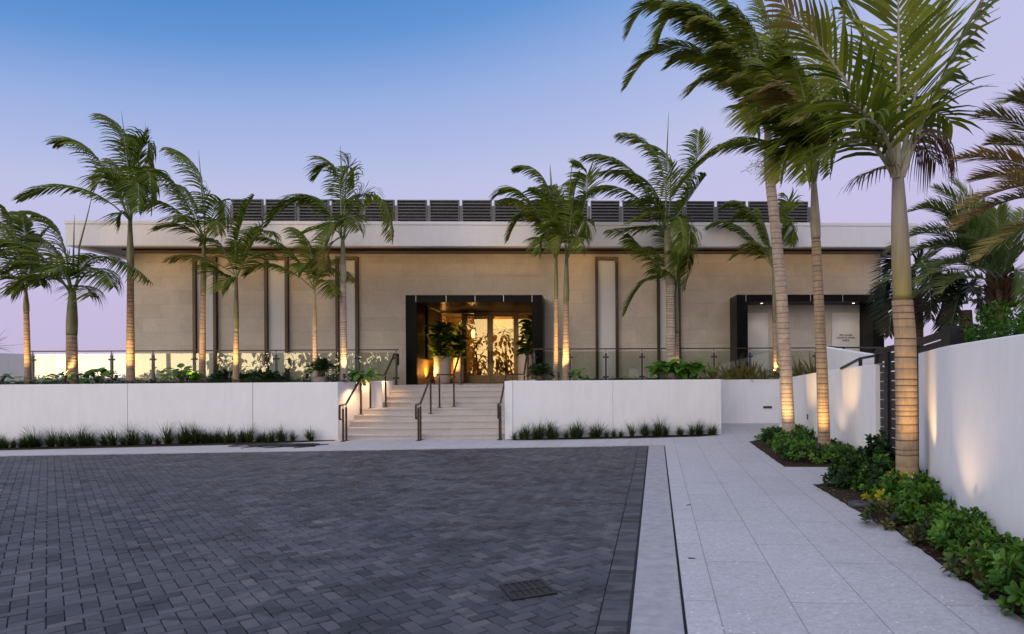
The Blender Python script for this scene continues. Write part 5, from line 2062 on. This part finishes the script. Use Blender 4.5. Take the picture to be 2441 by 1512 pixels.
GB = 'spiky bromeliads above the low wall'
for i, (px, Y, L, lab) in enumerate(((1700, 19.4, .55, 'spiky bromeliad beside the bright leaved plants'), (1735, 20.3, .5, 'spiky bromeliad left of the dark service portal corner'), (1765, 20.3, .62, 'spiky bromeliad below the first railing post of the low wall'),
                                     (1795, 20.3, .66, 'spiky bromeliad below the left service door'), (1818, 20.3, .5, 'upright bromeliad left of the slim palm'), (1866, 20.3, .6, 'spiky bromeliad right of the slim palm'),
                                     (1905, 20.3, .66, 'spiky bromeliad between the two tall trunks'), (1935, 20.3, .8, 'long leaved bromeliad beside the second tall trunk'), (1780, 20.25, .4, 'low bromeliad hanging over the low wall'))):
    strapplant(lab, xat(px, Y), Y, 1.47, 30, L * 1.3, .05, 400 + i, group=GB, e1=1.45 if i == 8 else 1.2)
# soil behind the low wall
MB().box(RE.x + .1, 6.3, 20.25, 20.4, .2, 1.47).build('soil', MT['soil'])
bpy.data.objects['soil.00' + str(len([o for o in bpy.data.objects if o.name.startswith('soil.')]))]['kind'] = 'structure'


def cycad(lab, px, Y, z, n, L, seed, pot):
    rg = random.Random(seed)
    x = xat(px, Y)
    t = thing('cycad', lab, 'cycad', (x, Y, z))
    c = Vector((x, Y, z + .04))
    MB().lathe([(.07, -.1), (.1, 0), (.09, .1), (.03, .14)], tuple(c), 12).build('stem', MT['trunkd'], t)
    for i in range(n):
        a = 2 * PI * i / n * 2.62
        e = .25 + 1.05 * ((i * .618) % 1)
        l = L * rg.uniform(.85, 1.1)
        d = Vector((math.cos(a) * math.sin(e), math.sin(a) * math.sin(e), math.cos(e)))
        tip = c + d * l + Vector((0, 0, -.10))
        mid = c + d * l * .5 + Vector((0, 0, .05))
        mb, rb = MB(), MB()
        frond(mb, rb, c, mid, tip, 24, .17, .014, rg, wind=(0, 0, 0), droop=.05, r0=.007, start=.15, fw=.9, lift=.3, seg=3, tone=rg.uniform(.2, .6))
        fo = mb.build('frond', MT['dkleaf'], t)
        rb.build('stalk', MT['rachisg'], fo)
    return t


cycad('potted cycad with stiff dark fronds in the left planter', 765.5, 17.95, 1.73, 30, .47, 501, True)
x = xat(765.5, 17.95)
t = thing('plant_pot', 'grey round pot under the left cycad', 'pot', (x, 17.95, 1.38))
MB().lathe([(.12, 0), (.22, .06), (.26, .18), (.23, .3), (.2, .33), (.17, .33), (.16, .28)], (x, 17.95, 1.38), 28).build('bowl', MT['potdark'], t, smooth=True)
MB().lathe([(.16, 0), (.16, .01)], (x, 17.95, 1.66), 20).build('soil', MT['soil'], t)
cycad('cycad with stiff fronds left of the palm pair', 1286, 18.2, 1.56, 26, .5, 502, False)
# little lantern
x = xat((500 + 1690 / 5.215) / 1.0487, 17.8)
t = thing('lantern', 'small dark glass lantern between the cycad and the ringed palm', 'lantern', (x, 17.8, 1.5))
m = MB()
for sx in (-1, 1):
    for sy in (-1, 1):
        m.box(x + sx * .065 - .008, x + sx * .065 + .008, 17.8 + sy * .065 - .008, 17.8 + sy * .065 + .008, 1.5, 1.74)
m.box(x - .075, x + .075, 17.725, 17.875, 1.48, 1.5).box(x - .08, x + .08, 17.72, 17.88, 1.74, 1.76)
m.build('frame', MT['gate'], t)
MB().box(x - .055, x + .055, 17.745, 17.855, 1.505, 1.735).build('pane', MT['glass'], t)
MB().lathe([(.03, 0), (.03, .1), (.004, .105)], (x, 17.8, 1.505), 12).build('candle', MT['pot'], t)


# --- fiddle leaf figs in tall pots inside the portal
def fig(px, Y, wpx, ztop, ptop, lab, plab, seed, n=110):
    x = xat(px, Y)
    k = abs(xat(px + 100, Y) - x) / 100
    r = wpx * k / 2
    h = ztop - FLOOR
    t = thing('planter_pot', plab, 'pot', (x, Y, FLOOR), 'tall pots inside the entrance portal')
    MB().lathe([(r * .72, 0), (r * .9, .06), (r, .2), (r, h - .02), (r * .99, h), (r * .9, h), (r * .88, h - .06)], (x, Y, FLOOR), 36).build('pot', MT['pot'], t, smooth=True)
    MB().lathe([(r * .87, 0), (r * .87, .01)], (x, Y, ztop - .08), 24).build('soil', MT['soil'], t)
    rg = random.Random(seed)
    f = thing('fig_tree', lab, 'potted tree', (x, Y, ztop - .07), 'fiddle leaf figs inside the portal')
    mb, tb = MB(), MB()
    H = ptop - ztop
    for s in range(4):
        a = rg.uniform(0, 6.28)
        b = Vector((x + .06 * math.cos(a), Y + .06 * math.sin(a), ztop - .08))
        e = Vector((x + .22 * math.cos(a), Y + .16 * math.sin(a), ztop + H * rg.uniform(.7, .95)))
        tb.tube([b, b.lerp(e, .5) + Vector((.02, 0, 0)), e], [.016, .013, .008], 6)
        for i in range(n // 4):
            u = .08 + .92 * (i + .5) / (n / 4)
            p = b.lerp(e, u)
            al = i * 2.4 + rg.uniform(-.4, .4)
            d = Vector((math.cos(al), math.sin(al), rg.uniform(-.15, .9)))
            leafblade(mb, p, d, Vector((-.3 * math.cos(al), -.3 * math.sin(al), 1)), rg.uniform(.28, .48), rg.uniform(.2, .33), rg, 'obovate', rg.uniform(-.1, .6), rg.uniform(.1, 1))
    mb.build('leaves', MT['fig'], f)
    tb.build('stems', MT['bark'], f)
    # ferny skirt hanging at the rim
    m = MB()
    for i in range(60):
        a = rg.uniform(0, 6.28)
        p = Vector((x + r * .8 * math.cos(a), Y + r * .8 * math.sin(a), ztop - .04))
        leafblade(m, p, Vector((math.cos(a), math.sin(a), rg.uniform(.2, 1.4))), Vector((0, 0, 1)), rg.uniform(.12, .25), .03, rg, 'oval', .5, rg.uniform(0, .9))
    m.build('underplanting', MT['dkleaf'], t)


fig(1054, 22.4, 39, 2.37, 3.72, 'fiddle leaf fig in the larger pot left of the entrance doors', 'large pale pot nearest the left reveal', 601)
fig(1092, 23.6, 25, 2.36, 3.45, 'smaller fiddle leaf fig beside the left door jamb', 'narrow pale pot beside the left door jamb', 602, 80)
fig(1254, 22.6, 40, 2.42, 3.85, 'fiddle leaf fig right of the entrance doors', 'pale pot at the right side of the entrance doors', 603, 96)

# --- hedge above the curved wall
rg = random.Random(77)
mb, tb = MB(), MB()
for i in range(3600):
    u = rg.random()
    a = u * (len(WRs) - 8)
    k = int(a)
    p = WRs[k].lerp(WRs[k + 1], a - k)
    dep = rg.random()
    lump = .12 * math.sin(p.y * 2.6 + 1) + .08 * math.sin(p.y * 6.1)
    top = 2.30 + lump + .12 * math.sin(dep * 3)
    z = 1.5 + (top - 1.5) * rg.random() ** .45
    q = Vector((p.x + .42 + dep * .9, p.y, z))
    d = Vector((rg.uniform(-1, 1), rg.uniform(-1, .6), rg.uniform(0, 1.6))).normalized()
    tn = rg.uniform(.1, 1)
    for j in range(5):
        d2 = (d + Vector((rg.uniform(-.7, .7), rg.uniform(-.7, .7), rg.uniform(-.5, .5)))).normalized()
        leafblade(mb, q, d2, Vector((0, 0, 1)), rg.uniform(.05, .09), .026, rg, 'oval', .2, min(1, max(0, tn + rg.uniform(-.2, .2))))
for i in range(40):
    a = i / 40 * (len(WRs) - 8)
    p = WRs[int(a)]
    tb.tube([Vector((p.x + .8, p.y, 0)), Vector((p.x + .75, p.y + .05, 1.2)), Vector((p.x + .85, p.y, 2.1))], [.025, .02, .008], 5)
t = thing('hedge', 'bright green clipped hedge behind the curved white wall', 'hedge', (WRs[8].x + .8, WRs[8].y, 0))
mb.build('leaves', MT['hedge'], t)
tb.build('stems', MT['bark'], t)
# spiky palm tips at the far left edge
strapplant('spiky palm tip at the far left edge above the terrace wall', at(-24, 828, Y=19).x, 19, at(-24, 828, Y=19).z, 40, .75, .02, 701, mat='dkleaf', name='spiky_plant', e0=.2, e1=1.7, dr=.25)

# ---------------------------------------------------------------- lamps of the place
def lamp(kind, name, loc, aim, watt, col, size=60, soft=.04, parent=None):
    l = bpy.data.lights.new(name, kind)
    l.energy = watt
    l.color = col
    l.shadow_soft_size = soft
    if kind == 'SPOT':
        l.spot_size = R(size)
        l.spot_blend = .7
    o = bpy.data.objects.new(name, l)
    C.objects.link(o)
    o.location = loc
    if aim is not None:
        o.rotation_euler = (Vector(loc) - Vector(aim)).to_track_quat('Z', 'Y').to_euler()
    return o


WARM = (1, .58, .22)
lamp('POINT', 'pendant_bulb', (pd.x, 26.5, pd.z), None, 110, WARM, soft=.2)
lamp('POINT', 'sconce_bulb', (sc_.x, 28.95, sc_.z), None, 30, WARM, soft=.1)
lamp('POINT', 'lobby_bulb', (-6, 26.5, 3.9), None, 110, WARM, soft=.3)
for x, y, z in LAMP:
    lamp('SPOT', 'downlight_bulb', (x, y, z), (x, y + .05, 0), 12, (1, .75, .45), 110)
# handrail lamps washing the left side wall of the steps
for y, z in ((18.0, 1.30), (18.62, 1.62), (19.35, RISE * 5 + .9)):
    x = -6.2 if y < 18.7 else -5.8
    lamp('SPOT', 'handrail_lamp', (x, y, z), (x - .35, y + .1, z - .6), 22, (1, .6, .26), 150, .02)
# floor lamps behind the pots
uplight(xat(1025, 22.2), 22.15, FLOOR + .03, (pl1 + .15, 22.35, 3.2), 55, 'small floor uplight behind the large pot', 130, (1, .55, .14), 'portal uplights')
uplight(xat(1075, 23.0), 22.95, FLOOR + .03, (xat(1080, 23.3), 23.2, 3.4), 55, 'small floor uplight between the two left pots', 120, (1, .55, .14), 'portal uplights')
uplight(xat(1274, 22.8), 23.0, FLOOR + .03, (xat(1262, 22.8), 22.8, 3.2), 40, 'small floor uplight behind the right pot', 110, (1, .55, .14), 'portal uplights')
# wall washers on the two white walls
p = at(2330, 1215, Y=6.35)
uplight(wallx(6.9) - .72, 6.95, .05, (wallx(6.4), 6.4, 1.3), 6.0, 'small uplight among the shrubs facing the curved wall', 80, (1, .66, .36), 'wall uplights')
uplight(WM[3].x - .5, WM[3].y + .1, .2, (WM[3].x, WM[3].y, 1.7), 2.8, 'small uplight facing the garden wall', 110, (1, .66, .36), 'wall uplights')

# ---------------------------------------------------------------- trees across the street (seen in the glass)
rg = random.Random(99)
mb = MB()


def far_tree(x, y, H, rad, n, z0=.25, leaf=.28):
    mb.tube([(x, y, -.1), (x + .1, y, H * .3), (x - .1, y, H * .7)], [.22, .16, .06], 6)
    for k in range(7):
        a = rg.uniform(0, 6.28)
        e = Vector((x + rad * .75 * math.cos(a), y + rad * .75 * math.sin(a), H * rg.uniform(.4, .9)))
        b = Vector((x, y, H * rg.uniform(.2, .5)))
        mb.tube([b, b.lerp(e, .5) + Vector((0, 0, .2)), e], [.08, .05, .02], 5)
    for i in range(n):
        a = rg.uniform(0, 6.28)
        r = rad * math.sqrt(rg.random())
        z = H * (z0 + (1 - z0) * rg.random())
        p = Vector((x + r * math.cos(a), y + r * math.sin(a), z))
        d = Vector((rg.uniform(-1, 1), rg.uniform(-1, 1), rg.uniform(-1, .6))).normalized()
        leafblade(mb, p, d, Vector((0, 0, 1)), leaf * rg.uniform(.6, 1.3), leaf * .45, rg, 'oval', .3, rg.random())


for x, H, rad, n, lf_ in ((-8.6, 6.5, 1.9, 150, .8), (-11.6, 6.0, 1.7, 140, .8), (-14.5, 8, 2.6, 1500, .6), (-18, 8, 2.8, 1500, .6), (-22, 7, 2.2, 900, .6), (-25.5, 6.5, 1.8, 260, .7), (-29, 6, 2.0, 260, .7), (-32.5, 4, 1.5, 200, .6),
                          (-3.5, 9, 3.2, 1800, .6), (2, 9, 3.6, 1800, .6), (-40, 2.5, 1.4, 200, .4), (-47, 2.2, 1.4, 200, .4)):
    far_tree(x, -20 + rg.uniform(-1.5, 1.5), H, rad, n, .12, lf_)
for x in range(-70, 40, 3):
    far_tree(x, -36, 2.0, 1.9, 160, .05, .4)
o = mb.build('treeline', MT['shadeleaf'])
tag(o, 'dark trees across the street behind the viewer', 'trees', kind='stuff')
for x0, x1 in ((-44.5, -43.4), (-40.6, -40.0)):
    pass
b = MB().box(-5.5, 60, -36, -25, -.1, 9.5).box(-6, 60.5, -36.5, -24.5, 9.5, 9.9)  # unseen block added to keep the sunset out of the right railing glass
for k in range(9):
    b.box(-4 + k * 7, -1 + k * 7, -25.08, -25, 1, 3.4).box(-4 + k * 7, -1 + k * 7, -25.08, -25, 5, 7.4)
o = b.build('glow_blocker', MT['potdark'], loc=(20, -30, 0))
tag(o, 'added unseen house block behind the viewer masking the sunset in the glass', 'building')
